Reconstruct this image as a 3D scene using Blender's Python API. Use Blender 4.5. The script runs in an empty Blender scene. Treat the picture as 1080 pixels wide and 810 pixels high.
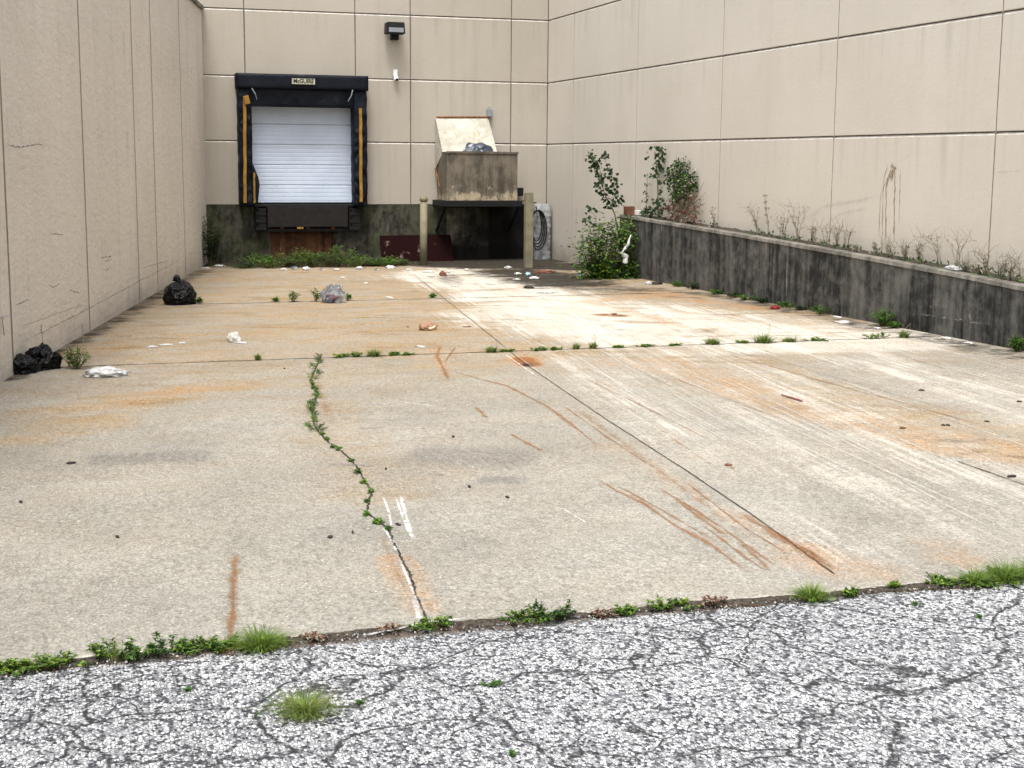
import bpy, bmesh, math, random
import numpy as np
from mathutils import Vector, Matrix, noise

# ------------------------------------------------------------------ camera, world, sun
F = 1500.0; CX, CY = 540.0, 405.0; H0 = 1.9
YV = np.array([80 - CX, 165.5 - CY, F]); YV /= np.linalg.norm(YV)
XV = np.array([6100 - CX, 213 - CY, F]); XV -= XV @ YV * YV; XV /= np.linalg.norm(XV)
UV_ = np.cross(YV, XV); UV_ = UV_ if UV_[1] < 0 else -UV_
R = np.array([XV, YV, UV_])
SC = bpy.context.scene
COL = SC.collection
cam = bpy.data.cameras.new('camera'); cam.sensor_width = 36; cam.sensor_fit = 'HORIZONTAL'
cam.lens = F / 1080 * 36; cam.clip_start = 0.1; cam.clip_end = 2000
camo = bpy.data.objects.new('camera', cam); COL.objects.link(camo)
r_, u_, b_ = R @ [1, 0, 0], R @ [0, -1, 0], R @ [0, 0, -1]
camo.matrix_world = Matrix(((r_[0], u_[0], b_[0], 0), (r_[1], u_[1], b_[1], 0), (r_[2], u_[2], b_[2], H0), (0, 0, 0, 1)))
SC.camera = camo

SUN_DIR = Vector((-0.17, -0.36, 0.90)).normalized()     # towards the sun
w = bpy.data.worlds.new('World'); SC.world = w; w.use_nodes = True
nt = w.node_tree
sky = nt.nodes.new('ShaderNodeTexSky'); sky.sky_type = 'NISHITA'; sky.sun_disc = False
sky.sun_elevation = math.asin(SUN_DIR.z); sky.sun_rotation = math.atan2(SUN_DIR.x, SUN_DIR.y)
sky.air_density = 1.0; sky.dust_density = 5.0; sky.ozone_density = 1.0
bg = nt.nodes['Background']; bg.inputs[1].default_value = 0.15
hs = nt.nodes.new('ShaderNodeHueSaturation'); hs.inputs['Saturation'].default_value = 0.32
nt.links.new(sky.outputs[0], hs.inputs['Color']); nt.links.new(hs.outputs[0], bg.inputs[0])
sl = bpy.data.lights.new('sun', 'SUN'); sl.energy = 1.25; sl.angle = math.radians(15); sl.color = (1, 0.965, 0.91)
so = bpy.data.objects.new('sun', sl); COL.objects.link(so)
so.rotation_euler = SUN_DIR.to_track_quat('Z', 'Y').to_euler(); so.location = (0, 0, 30)
SC.view_settings.view_transform = 'Standard'; SC.view_settings.look = 'None'
SC.view_settings.gamma = 1; SC.view_settings.exposure = 0.90
SC.render.engine = 'CYCLES'

# ------------------------------------------------------------------ places
YB = 29.866; XR = 9.841; XF = 9.53            # back wall, right wall, retaining wall face
LD = Vector((0.191165, 0.981557, 0)).normalized()
L0 = Vector((2.52, 29.866, 0))                # left wall foot at the corner
LN = Vector((LD.y, -LD.x, 0))                 # points into the yard
def G(x, y): return 0.0481 + 0.00257 * x - 0.00985 * y
def ray(px, py): return R @ np.array([px - CX, py - CY, F])
def at(px, py, Y=YB):
    r = ray(px, py) * 1.0; t = Y / r[1]; return Vector((r[0] * t, Y, r[2] * t + H0))
def atx(px, py, X=XR):
    r = ray(px, py); t = X / r[0]; return Vector((X, r[1] * t, r[2] * t + H0))
def gr(px, py, dz=0.0):
    r = ray(px, py); t = (0.0481 + dz - H0) / (r[2] - 0.00257 * r[0] + 0.00985 * r[1]); return Vector((r[0] * t, r[1] * t, r[2] * t + H0))
def atl(px, py, off=0.0):
    r = ray(px, py); t = (LN.x * L0.x + LN.y * L0.y + off) / (LN.x * r[0] + LN.y * r[1])
    return Vector((r[0] * t, r[1] * t, r[2] * t + H0))
def mpp(p): return max(p.y * 1.03, 1) / F      # metres per photo pixel near p

# ------------------------------------------------------------------ node helpers
class NT:
    def __init__(s, name):
        s.m = bpy.data.materials.new(name); s.m.use_nodes = True; s.t = s.m.node_tree
        s.b = s.t.nodes['Principled BSDF']; s.out = s.t.nodes['Material Output']
        s.tc = s.t.nodes.new('ShaderNodeTexCoord').outputs['Object']
    def n(s, k): return s.t.nodes.new(k)
    def put(s, sock, v):
        if isinstance(v, bpy.types.NodeSocket): s.t.links.new(v, sock)
        elif isinstance(v, (tuple, list)) and len(v) == 3 and sock.type == 'RGBA': sock.default_value = (*v, 1)
        else: sock.default_value = v
    def map(s, scale=(1, 1, 1), rot=(0, 0, 0), vec=None, loc=(0, 0, 0)):
        m = s.n('ShaderNodeMapping'); s.put(m.inputs[0], vec or s.tc)
        # rotate first, then scale
        m.inputs['Rotation'].default_value = rot; m.inputs['Location'].default_value = loc
        o = m.outputs[0]
        v = s.n('ShaderNodeVectorMath'); v.operation = 'MULTIPLY'; s.put(v.inputs[0], o); v.inputs[1].default_value = scale
        return v.outputs[0]
    def noise(s, scale, detail=4, rough=0.55, vec=None, dist=0):
        n = s.n('ShaderNodeTexNoise'); s.put(n.inputs['Vector'], vec or s.tc)
        n.inputs['Scale'].default_value = scale; n.inputs['Detail'].default_value = detail
        n.inputs['Roughness'].default_value = rough; n.inputs['Distortion'].default_value = dist
        return n.outputs[0]
    def noisec(s, scale, detail=2, vec=None):
        n = s.n('ShaderNodeTexNoise'); s.put(n.inputs['Vector'], vec or s.tc)
        n.inputs['Scale'].default_value = scale; n.inputs['Detail'].default_value = detail; return n.outputs[1]
    def vor(s, scale, feat='F1', vec=None, out=0, rnd=1.0):
        n = s.n('ShaderNodeTexVoronoi'); n.feature = feat; s.put(n.inputs['Vector'], vec or s.tc)
        n.inputs['Scale'].default_value = scale; n.inputs['Randomness'].default_value = rnd; return n.outputs[out]
    def math(s, op, a, b=0.0, c=None, clamp=False):
        n = s.n('ShaderNodeMath'); n.operation = op; n.use_clamp = clamp
        s.put(n.inputs[0], a); s.put(n.inputs[1], b)
        if c is not None: s.put(n.inputs[2], c)
        return n.outputs[0]
    def mr(s, v, a, b, c=0.0, d=1.0):
        n = s.n('ShaderNodeMapRange'); n.interpolation_type = 'SMOOTHSTEP'
        s.put(n.inputs[0], v)
        for i, k in enumerate((a, b, c, d)): n.inputs[i + 1].default_value = k
        return n.outputs[0]
    def mix(s, f, a, b, mode='MIX'):
        n = s.n('ShaderNodeMix'); n.data_type = 'RGBA'; n.blend_type = mode
        s.put(n.inputs[0], f); s.put(n.inputs[6], a); s.put(n.inputs[7], b); return n.outputs[2]
    def ramp(s, v, stops):
        n = s.n('ShaderNodeValToRGB'); e = n.color_ramp.elements
        while len(e) < len(stops): e.new(0.5)
        for el, (p, c) in zip(e, stops): el.position = p; el.color = (*c, 1)
        s.put(n.inputs[0], v); return n.outputs[0]
    def bump(s, h, strength=0.3, dist=0.01, prev=None):
        n = s.n('ShaderNodeBump'); n.inputs['Strength'].default_value = strength; n.inputs['Distance'].default_value = dist
        s.put(n.inputs['Height'], h)
        if prev: s.put(n.inputs['Normal'], prev)
        return n.outputs[0]
    def attr(s, name):
        n = s.n('ShaderNodeAttribute'); n.attribute_name = name; return n
    def xyz(s, v=None):
        n = s.n('ShaderNodeSeparateXYZ'); s.put(n.inputs[0], v or s.tc); return n.outputs
    def fin(s, col, rough=0.8, nrm=None, spec=0.3, metal=0.0):
        s.put(s.b.inputs['Base Color'], col); s.put(s.b.inputs['Roughness'], rough)
        s.b.inputs['Specular IOR Level'].default_value = spec; s.b.inputs['Metallic'].default_value = metal
        if nrm: s.put(s.b.inputs['Normal'], nrm)
        return s.m

def simple(name, col, rough=0.6, var=0.25, scale=8, bump=0.15, metal=0.0, spec=0.3, bs=30):
    t = NT(name); n = t.noise(scale, 6)
    c = t.mix(t.mr(n, 0.3, 0.7), tuple(x * (1 - var) for x in col), tuple(min(1, x * (1 + var)) for x in col))
    return t.fin(c, rough, t.bump(t.noise(bs, 5), bump, 0.01), spec, metal)

def m_floor():
    t = NT('stained_concrete')
    a = t.attr('stain'); sp = t.n('ShaderNodeSeparateColor'); t.put(sp.inputs[0], a.outputs['Color'])
    rust, pale, grime = sp.outputs; tan = a.outputs['Alpha']
    big = t.noise(0.55, 7, 0.6); mid = t.noise(3.5, 7, 0.65)
    base = t.mix(t.mr(big, 0.3, 0.7), (0.262, 0.254, 0.222), (0.335, 0.325, 0.287))
    base = t.mix(t.mr(mid, 0.35, 0.75), base, (0.295, 0.288, 0.257))
    st = t.noise(1.0, 8, 0.62, t.map((4.2, 0.30, 1), (0, 0, math.radians(7.7))))
    st2 = t.noise(1.0, 6, 0.6, t.map((19.0, 0.45, 1), (0, 0, math.radians(6.5))))
    hz = t.noise(1.0, 8, 0.65, t.map((0.7, 2.2, 1), (0, 0, math.radians(-9))), 0.6)
    base = t.mix(1.0, base, t.ramp(t.noise(0.9, 7, .7), [(0.3, (0.84, 0.85, 0.86)), (0.65, (1.09, 1.08, 1.06))]), 'MULTIPLY')
    tf = t.math('MULTIPLY', tan, t.mr(t.math('ADD', t.math('MULTIPLY', hz, .6), t.math('MULTIPLY', mid, .4)), 0.36, 0.64, 0.25, 1.0))
    c = t.mix(t.math('MULTIPLY', tf, 0.88), base, (0.33, 0.218, 0.105))
    pf = t.math('MULTIPLY', pale, t.mr(t.math('ADD', t.math('MULTIPLY', st, .34), t.math('ADD', t.math('MULTIPLY', st2, .36), t.math('MULTIPLY', t.noise(1.3, 9, .72, None, .8), .30))), 0.475, 0.60, 0.0, 1.0))
    c = t.mix(t.math('MINIMUM', t.math('ADD', pf, t.math('MULTIPLY', t.math('POWER', pale, 4.0), 0.70)), 0.92), c, (0.60, 0.565, 0.50))
    rn = t.noise(1.0, 8, 0.7, t.map((7, 1.1, 1), (0, 0, math.radians(7))))
    rn = t.math('ADD', t.math('MULTIPLY', rn, .6), t.math('MULTIPLY', t.noise(14, 6, .7), .4))
    rf = t.math('MULTIPLY', t.mr(t.math('ADD', rust, t.math('MULTIPLY', t.math('SUBTRACT', rn, .5), 1.6)), 0.15, 1.05), 0.9)
    c = t.mix(rf, c, t.mix(t.mr(rf, .35, .9), (0.42, 0.21, 0.07), (0.24, 0.085, 0.018)))
    gn = t.noise(6, 8, 0.7)
    gn2 = t.noise(1.0, 8, .75, t.map((1.3, 2.6, 1)), .7)
    gf = t.mr(t.math('ADD', grime, t.math('ADD', t.math('MULTIPLY', t.math('SUBTRACT', gn, .5), 1.1), t.math('MULTIPLY', t.math('SUBTRACT', gn2, .5), 2.2))), 0.20, 0.95)
    blot = t.math('MULTIPLY', t.mr(t.noise(1.0, 9, .7, t.map((.8, 1.9, 1), (0, 0, .25)), 1.0), .50, .68), t.math('MULTIPLY', tan, .75))
    c = t.mix(blot, c, (0.20, 0.135, 0.06))
    c = t.mix(t.math('MULTIPLY', t.mr(t.noise(2.3, 9, .75), .56, .72), .4), c, (0.25, 0.225, 0.18))
    c = t.mix(t.math('MINIMUM', gf, 0.95), c, (0.016, 0.013, 0.009))
    # sandy grain, pale and dark chips
    gm = t.map((1, .6, 1)); g1 = t.noise(84, 4, 0.8, gm); g2 = t.noise(30, 4, 0.75, gm)
    c = t.mix(1.0, c, t.ramp(g1, [(0.30, (0.42, 0.42, 0.42)), (0.5, (1, 1, 1)), (0.70, (1.55, 1.55, 1.55))]), 'MULTIPLY')
    c = t.mix(1.0, c, t.ramp(g2, [(0.28, (0.66, 0.65, 0.63)), (0.52, (1, 1, 1)), (0.75, (1.2, 1.2, 1.19))]), 'MULTIPLY')
    chip = t.mr(t.vor(34), 0.13, 0.20, 1, 0); sel = t.mr(t.noise(21, 2), 0.56, 0.62)
    c = t.mix(t.math('MULTIPLY', t.math('MULTIPLY', chip, sel), 0.7), c, (0.80, 0.78, 0.73))
    pit = t.mr(t.vor(17), 0.05, 0.085, 1, 0); sel2 = t.mr(t.noise(9, 2), 0.58, 0.64)
    c = t.mix(t.math('MULTIPLY', t.math('MULTIPLY', pit, sel2), 0.5), c, (0.13, 0.11, 0.09))
    h = t.bump(t.math('ADD', g1, t.math('MULTIPLY', g2, 1.2)), 0.5, 0.004)
    return t.fin(c, t.mr(mid, 0.3, 0.7, 0.75, 0.95), h, 0.25)

def m_asphalt():
    t = NT('worn_stony_asphalt')
    wv = t.mix(0.004, t.map((1, .68, 1)), t.noisec(60, 2), 'ADD')
    d = t.vor(80, 'F1', wv); e = t.vor(80, 'DISTANCE_TO_EDGE', wv); cc = t.vor(80, 'F1', wv, 1)
    sp = t.n('ShaderNodeSeparateColor'); t.put(sp.inputs[0], cc)
    c2 = t.vor(130, 'F1', None, 1)
    sp2 = t.n('ShaderNodeSeparateColor'); t.put(sp2.inputs[0], c2)
    stone = t.ramp(sp.outputs[0], [(0.0, (0.03, 0.032, 0.038)), (0.2, (0.05, 0.055, 0.065)), (0.34, (0.25, 0.26, 0.275)), (0.6, (0.50, 0.51, 0.515)), (1.0, (0.72, 0.73, 0.735))])
    small = t.ramp(sp2.outputs[1], [(0.0, (0.05, 0.05, 0.055)), (0.45, (0.22, 0.225, 0.24)), (0.8, (0.5, 0.51, 0.53)), (1.0, (0.7, 0.7, 0.71))])
    f = t.mr(e, 0.05, 0.13)
    c = t.mix(f, t.mix(0.55, small, (0.06, 0.06, 0.065)), stone)
    broad = t.noise(1.1, 5, 0.6)
    c = t.mix(1.0, c, t.ramp(broad, [(0.3, (0.84, 0.85, 0.86)), (0.6, (1.06, 1.06, 1.06))]), 'MULTIPLY')
    # network of shrinkage cracks
    wc = t.mix(0.35, t.tc, t.noisec(2.6, 5), 'ADD')
    k1 = t.vor(1.35, 'DISTANCE_TO_EDGE', wc); k2 = t.vor(3.6, 'DISTANCE_TO_EDGE', wc)
    gate = t.mr(t.noise(1.5, 3), 0.42, 0.56)
    cr = t.math('MAXIMUM', t.mr(k1, 0.002, 0.015, 1, 0), t.math('MULTIPLY', t.mr(k2, 0.002, 0.024, 1, 0), gate))
    cr = t.math('MULTIPLY', cr, t.mr(t.noise(22, 3), 0.32, 0.52, 0.35, 1.0))
    c = t.mix(t.math('MULTIPLY', cr, 0.95), c, (0.022, 0.022, 0.024))
    # soil gathered against the slab
    y = t.xyz()[1]
    edge = t.math('ADD', y, t.math('MULTIPLY', t.noise(7, 5, 0.7), 0.22))
    dirt = t.math('MULTIPLY', t.mr(edge, 5.50, 5.58), t.mr(t.noise(60, 3), 0.30, 0.5, 0.55, 1))
    c = t.mix(dirt, c, t.mix(t.noise(30, 4), (0.05, 0.04, 0.03), (0.16, 0.125, 0.09)))
    hgt = t.math('SUBTRACT', t.math('MINIMUM', e, 0.3), t.math('MULTIPLY', cr, 0.6))
    return t.fin(c, 0.8, t.bump(hgt, 0.9, 0.012), 0.35)

def m_wall(name, ca, cb, rough_tex=0.2, streak=0.5, footz=0.35, rotz=0.0, sc=1.0):
    t = NT(name)
    n1 = t.noise(0.7, 6, 0.6)
    c = t.mix(t.mr(n1, 0.3, 0.7), ca, cb)
    v = t.noise(1.0, 7, 0.65, t.map((3.2, 3.2, 0.10)))
    v2 = t.noise(1.0, 5, 0.6, t.map((14, 14, 0.30)))
    c = t.mix(t.math('MULTIPLY', t.mr(v, 0.52, 0.75), streak), c, tuple(x * 0.70 for x in ca))
    c = t.mix(t.math('MULTIPLY', t.mr(v2, 0.58, 0.76), streak * 0.5), c, tuple(x * 1.12 for x in cb))
    z = t.xyz()[2]
    fr_ = t.math('FRACT', t.math('DIVIDE', t.math('SUBTRACT', z, 2.257 - 13.18), 1.318))
    run = t.math('MULTIPLY', t.mr(fr_, 0.35, 1.0), t.mr(t.noise(1.0, 6, .7, t.map((5, 5, 0.05))), .50, .72))
    c = t.mix(t.math('MULTIPLY', run, .45), c, tuple(x * .62 for x in ca))
    c = t.mix(t.math('MULTIPLY', t.mr(t.noise(0.35, 3), .35, .65), .30), c, tuple(x * .86 for x in ca))
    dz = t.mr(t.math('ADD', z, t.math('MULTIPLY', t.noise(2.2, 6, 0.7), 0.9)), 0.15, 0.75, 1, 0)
    c = t.mix(t.math('MULTIPLY', dz, footz), c, (0.16, 0.135, 0.10))  # darker and browner towards the wall foot, with a noisy upper edge
    sp = t.math('MULTIPLY', t.mr(t.vor(5.5), 0.03, 0.06, 1, 0), t.mr(t.noise(1.3, 2), 0.55, 0.6))
    c = t.mix(t.math('MULTIPLY', sp, 0.5), c, (0.25, 0.22, 0.18))
    ft = t.noise(38 * sc, 5, 0.7); f2 = t.noise(1.0, 6, 0.6, t.map((7 * sc, 7 * sc, 18 * sc)))
    c = t.mix(1.0, c, t.ramp(ft, [(0.25, (0.91, 0.91, 0.91)), (0.6, (1.03, 1.03, 1.03))]), 'MULTIPLY')
    nb = t.bump(t.math('ADD', ft, t.math('MULTIPLY', f2, 1.4)), rough_tex, 0.02)
    return t.fin(c, 0.85, nb, 0.2)

def m_oldconc(name, dark, lite, lowrust=0.0, moss=0.0, wall=0):
    t = NT(name)
    v = t.noise(1.0, 8, 0.7, t.map((3.0, 3.0, 0.22 if not moss else 1.2)), .4); v2 = t.noise(1.0, 6, 0.65, t.map((11, 11, 0.5 if not moss else 2.0)))
    n = t.noise(5, 8, 0.7)
    c = t.mix(t.mr(t.math('ADD', t.math('MULTIPLY', v, .45), t.math('ADD', t.math('MULTIPLY', v2, .22), t.math('MULTIPLY', n, .33))), 0.40, 0.62), dark, lite)
    if wall:
        bl = t.noise(0.8, 8, .75, t.map((1, 1, 1.5)), .5)
        c = t.mix(t.math('MULTIPLY', t.mr(bl, .48, .68), .45), c, (0.15, 0.147, 0.13))
        c = t.mix(t.math('MULTIPLY', t.mr(t.noise(1.7, 8, .75), .52, .68), .7), c, (0.018, 0.018, 0.017))
    c = t.mix(t.math('MULTIPLY', t.mr(n, 0.5, 0.75), 0.3), c, tuple(x * 1.5 for x in lite))
    wl = t.noise(1.0, 4, 0.6, t.map((9, 9, 0.7), loc=(3, 7, 1)))
    c = t.mix(t.math('MULTIPLY', t.mr(wl, 0.66, 0.72), 0.6), c, (0.36, 0.35, 0.31))
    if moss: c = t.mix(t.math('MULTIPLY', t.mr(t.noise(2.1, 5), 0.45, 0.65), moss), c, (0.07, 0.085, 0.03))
    return t.fin(c, 0.9, t.bump(t.math('ADD', n, v2), 0.5, 0.02), 0.2)

def m_found(nm_='mossy_sooty_foundation_concrete', da=(0.008, 0.008, 0.006), li=(0.085, 0.08, 0.062)):
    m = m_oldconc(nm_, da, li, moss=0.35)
    t = NT.__new__(NT); t.m = m; t.t = m.node_tree; t.b = t.t.nodes['Principled BSDF']; t.out = t.t.nodes['Material Output']
    t.tc = t.t.nodes.new('ShaderNodeTexCoord').outputs['Object']
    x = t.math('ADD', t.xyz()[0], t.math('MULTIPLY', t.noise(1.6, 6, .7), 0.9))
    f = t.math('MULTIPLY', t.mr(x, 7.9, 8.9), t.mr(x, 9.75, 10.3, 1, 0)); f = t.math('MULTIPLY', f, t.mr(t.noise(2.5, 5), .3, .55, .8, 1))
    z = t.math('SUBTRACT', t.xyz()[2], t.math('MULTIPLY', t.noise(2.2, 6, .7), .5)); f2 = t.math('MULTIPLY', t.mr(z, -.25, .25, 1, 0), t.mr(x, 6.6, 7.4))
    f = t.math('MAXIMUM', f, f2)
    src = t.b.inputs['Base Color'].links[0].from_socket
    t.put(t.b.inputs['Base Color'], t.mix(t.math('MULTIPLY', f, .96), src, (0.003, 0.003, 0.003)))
    return m
def m_leaf(name, a, b, tr=0.25):
    t = NT(name)
    oi = t.n('ShaderNodeObjectInfo')
    rp = t.n('ShaderNodeNewGeometry').outputs['Random Per Island']
    c = t.mix(rp, a, b); c = t.mix(t.math('MULTIPLY', t.mr(t.noise(9, 3), .45, .7), .5), c, tuple(x * 0.45 for x in a))
    t.fin(c, 0.55, None, 0.3)
    ts = t.n('ShaderNodeBsdfTranslucent'); t.put(ts.inputs[0], t.mix(0.5, c, (b[0] * 1.3, b[1] * 1.4, b[2])))
    mx = t.n('ShaderNodeMixShader'); mx.inputs[0].default_value = tr
    t.t.links.new(t.b.outputs[0], mx.inputs[1]); t.t.links.new(ts.outputs[0], mx.inputs[2]); t.t.links.new(mx.outputs[0], t.out.inputs[0])
    return t.m

def m_decal(name, col, lo=0.40, hi=0.62, opac=0.85, sc=(14, 14, 14), edge=0.75):
    """worn mark: breaks up along its length and fades at its rim (UV.x across, 0..1)"""
    t = NT(name)
    uv = t.n('ShaderNodeUVMap').outputs[0]; x = t.xyz(uv)
    rim = t.math('SUBTRACT', 1.0, t.math('ABSOLUTE', t.math('MULTIPLY', t.math('SUBTRACT', x[0], 0.5), 2.0)))
    nz = t.noise(1, 6, 0.7, t.map(sc)); n2 = t.noise(70, 3, 0.6)
    m = t.math('ADD', t.math('MULTIPLY', nz, 0.75), t.math('MULTIPLY', n2, 0.25))
    m = t.math('ADD', m, t.math('MULTIPLY', t.math('SUBTRACT', t.math('MINIMUM', rim, edge), edge), 0.45))
    end = t.mr(x[1], 0.0, 0.15); end2 = t.mr(x[1], 0.8, 1.0, 1, 0)
    f = t.math('MULTIPLY', t.math('MULTIPLY', t.mr(m, lo, hi), opac), t.math('MULTIPLY', end, end2))
    t.fin(t.mix(n2, tuple(v * 0.75 for v in col), tuple(min(1, v * 1.2) for v in col)), 0.9, None, 0.1)
    t.put(t.b.inputs['Alpha'], f)
    return t.m

def m_liner(name, col, rough, sc=9):
    t = NT(name)
    a = t.noise(sc, 3, .5, None, 1.5); b = t.noise(sc * 2.7, 3, .5, None, 1.2)
    ra = t.math('ABSOLUTE', t.math('SUBTRACT', a, .5)); rb_ = t.math('ABSOLUTE', t.math('SUBTRACT', b, .5))
    return t.fin(col, rough, t.bump(t.math('ADD', ra, t.math('MULTIPLY', rb_, .45)), 0.5, .03), .5)
def m_plastic(name, col, rough=0.35, bs=14, alpha=1.0, streak=None):
    t = NT(name); n = t.noise(bs, 3, 0.5, None, 0.8)
    c = t.mix(t.mr(n, .35, .7), tuple(x * 0.8 for x in col), col)
    if streak: c = t.mix(t.mr(t.noise(5, 2), 0.56, 0.62), c, streak)
    t.fin(c, rough, t.bump(n, 0.45, 0.03), 0.4)
    if alpha < 1: t.b.inputs['Alpha'].default_value = alpha
    return t.m

M = {}
M['floor'] = m_floor(); M['asphalt'] = m_asphalt()
M['lwall'] = m_wall('rough_beige_painted_concrete', (0.66, 0.605, 0.53), (0.74, 0.685, 0.61), 0.9, 0.30, 0.35, sc=0.6)
M['bwall'] = m_wall('beige_painted_precast', (0.395, 0.360, 0.30), (0.45, 0.413, 0.352), 0.10, 0.25, 0.3)
M['rwall'] = m_wall('pale_beige_painted_precast', (0.575, 0.535, 0.462), (0.635, 0.595, 0.522), 0.10, 0.18, 0.6)
M['joint'] = simple('dark_joint_sealant', (0.15, 0.125, 0.10), 0.9)
M['sealant'] = simple('grey_brown_sealant', (0.24, 0.205, 0.165), 0.9)
M['chamfer'] = simple('skylit_panel_edge', (0.62, 0.59, 0.53), 0.85, 0.18)  # pale tone stands in for sky light caught on the panels' top bevel
M['ret'] = m_oldconc('black_streaked_old_concrete', (0.012, 0.0125, 0.012), (0.135, 0.132, 0.12), wall=1)
M['cap'] = m_oldconc('weathered_concrete_cap', (0.10, 0.095, 0.08), (0.28, 0.26, 0.225))
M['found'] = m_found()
M['rustface'] = m_oldconc('rust_stained_concrete', (0.014, 0.009, 0.006), (0.10, 0.042, 0.018))
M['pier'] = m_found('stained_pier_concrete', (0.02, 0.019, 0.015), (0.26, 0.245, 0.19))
M['soil'] = simple('dry_dark_soil', (0.060, 0.050, 0.038), 0.95, 0.6, 60, 0.9, bs=120)
M['crack'] = simple('open_joint_filled_with_dirt', (0.045, 0.036, 0.026), 0.95, 0.4)
M['rustd'] = m_decal('rust_scrape', (0.31, 0.15, 0.065), 0.14, 0.60, 0.75, (22, 8, 18), 1.0)
M['rustl'] = m_decal('faint_rust_wash', (0.36, 0.21, 0.10), 0.34, 0.70, 0.6, (5, 5, 5), 1.0)
M['whited'] = m_decal('white_scrape', (0.88, 0.87, 0.84), 0.36, 0.60, 0.85, (16, 16, 16))
M['streak'] = m_decal('thin_pale_drag_streak', (0.62, 0.60, 0.55), 0.22, 0.62, 0.6, (16, 2.5, 8), 1.0)
M['greyd'] = m_decal('grey_tyre_smudge', (0.22, 0.21, 0.20), 0.20, 0.75, 0.42, (30, 5, 5), 0.6)
M['drip'] = m_decal('brown_drip_stain', (0.28, 0.21, 0.12), 0.26, 0.58, 0.75, (20, 20, 3))
M['faint'] = m_decal('faint_dirt_run', (0.33, 0.29, 0.24), 0.30, 0.8, 0.35, (12, 12, 2), 1.0)
M['whitef'] = m_decal('faint_lime_run', (0.40, 0.39, 0.36), 0.36, 0.66, 0.6, (8, 8, 8), 1.0)
M['leafn'] = None
M['ink'] = m_decal('dark_hairline_mark', (0.20, 0.17, 0.14), 0.30, 0.52, 0.65)
M['black'] = simple('black_steel', (0.006, 0.006, 0.007), 0.6, 0.3)
M['vinyl'] = m_plastic('navy_black_vinyl', (0.0025, 0.005, 0.011), 0.55, 5)
M['vinyl'].node_tree.nodes['Principled BSDF'].inputs['Specular IOR Level'].default_value = .2
M['yellow'] = simple('faded_yellow_stripe_fabric', (0.27, 0.145, 0.022), 0.7, 0.25)
M['rubber'] = simple('black_rubber', (0.006, 0.006, 0.006), 0.75)
M['cream'] = simple('cream_plate', (0.52, 0.50, 0.38), 0.5, 0.1)
M['steeldark'] = simple('dark_brown_steel', (0.012, 0.009, 0.008), 0.6, 0.4)
M['rust'] = simple('rusted_steel', (0.22, 0.085, 0.03), 0.85, 0.5, 10, 0.5)
M['postpaint'] = simple('grimy_cream_post_paint', (0.20, 0.182, 0.12), 0.75, 0.22, 5, 0.3)
M['maroon'] = None
M['lgrey'] = simple('grey_enamel', (0.24, 0.26, 0.29), 0.45, 0.1)
M['whitep'] = simple('white_plastic', (0.82, 0.82, 0.82), 0.4, 0.05)
M['paper'] = simple('white_litter_paper', (0.58, 0.57, 0.54), 0.8, 0.25, 12, 0.4)
M['bagw'] = m_plastic('white_film_plastic', (0.62, 0.62, 0.62), 0.4, 25)
M['bagc'] = m_plastic('clear_film_plastic', (0.16, 0.20, 0.26), 0.12, 10, 0.42, (0.80, 0.81, 0.83))
M['bagk'] = m_liner('black_bin_liner_plastic', (0.0015, 0.0015, 0.002), 0.26, 6)
M['bagk'].node_tree.nodes['Principled BSDF'].inputs['Specular IOR Level'].default_value = .22
M['bagb'] = m_plastic('brown_paper', (0.36, 0.21, 0.13), 0.7, 25, 1.0, (0.62, 0.45, 0.33))
M['red'] = simple('red_litter', (0.20, 0.015, 0.015), 0.5)
M['teal'] = simple('pale_teal_plastic', (0.30, 0.50, 0.52), 0.35)
M['brown'] = simple('brown_card', (0.16, 0.07, 0.04), 0.8)
M['dk'] = simple('dark_debris', (0.04, 0.033, 0.028), 0.9)
M['leaf'] = m_leaf('green_leaf', (0.025, 0.075, 0.010), (0.12, 0.25, 0.035))
M['leafn'] = m_leaf('bright_young_leaf', (0.07, 0.14, 0.012), (0.26, 0.38, 0.05))
M['leafd'] = m_leaf('dark_green_leaf', (0.010, 0.028, 0.010), (0.038, 0.075, 0.022))
M['grass'] = m_leaf('green_grass_blade', (0.06, 0.12, 0.02), (0.19, 0.27, 0.06))
M['grassy'] = m_leaf('yellowing_grass_blade', (0.17, 0.20, 0.05), (0.42, 0.40, 0.18))
M['leafr'] = m_leaf('red_brown_dead_leaf', (0.10, 0.03, 0.02), (0.24, 0.10, 0.06))
M['dry'] = m_leaf('dry_brown_stalk', (0.17, 0.15, 0.11), (0.38, 0.34, 0.26), 0.1)
M['stem'] = simple('brown_green_stem', (0.12, 0.11, 0.05), 0.8)

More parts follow.
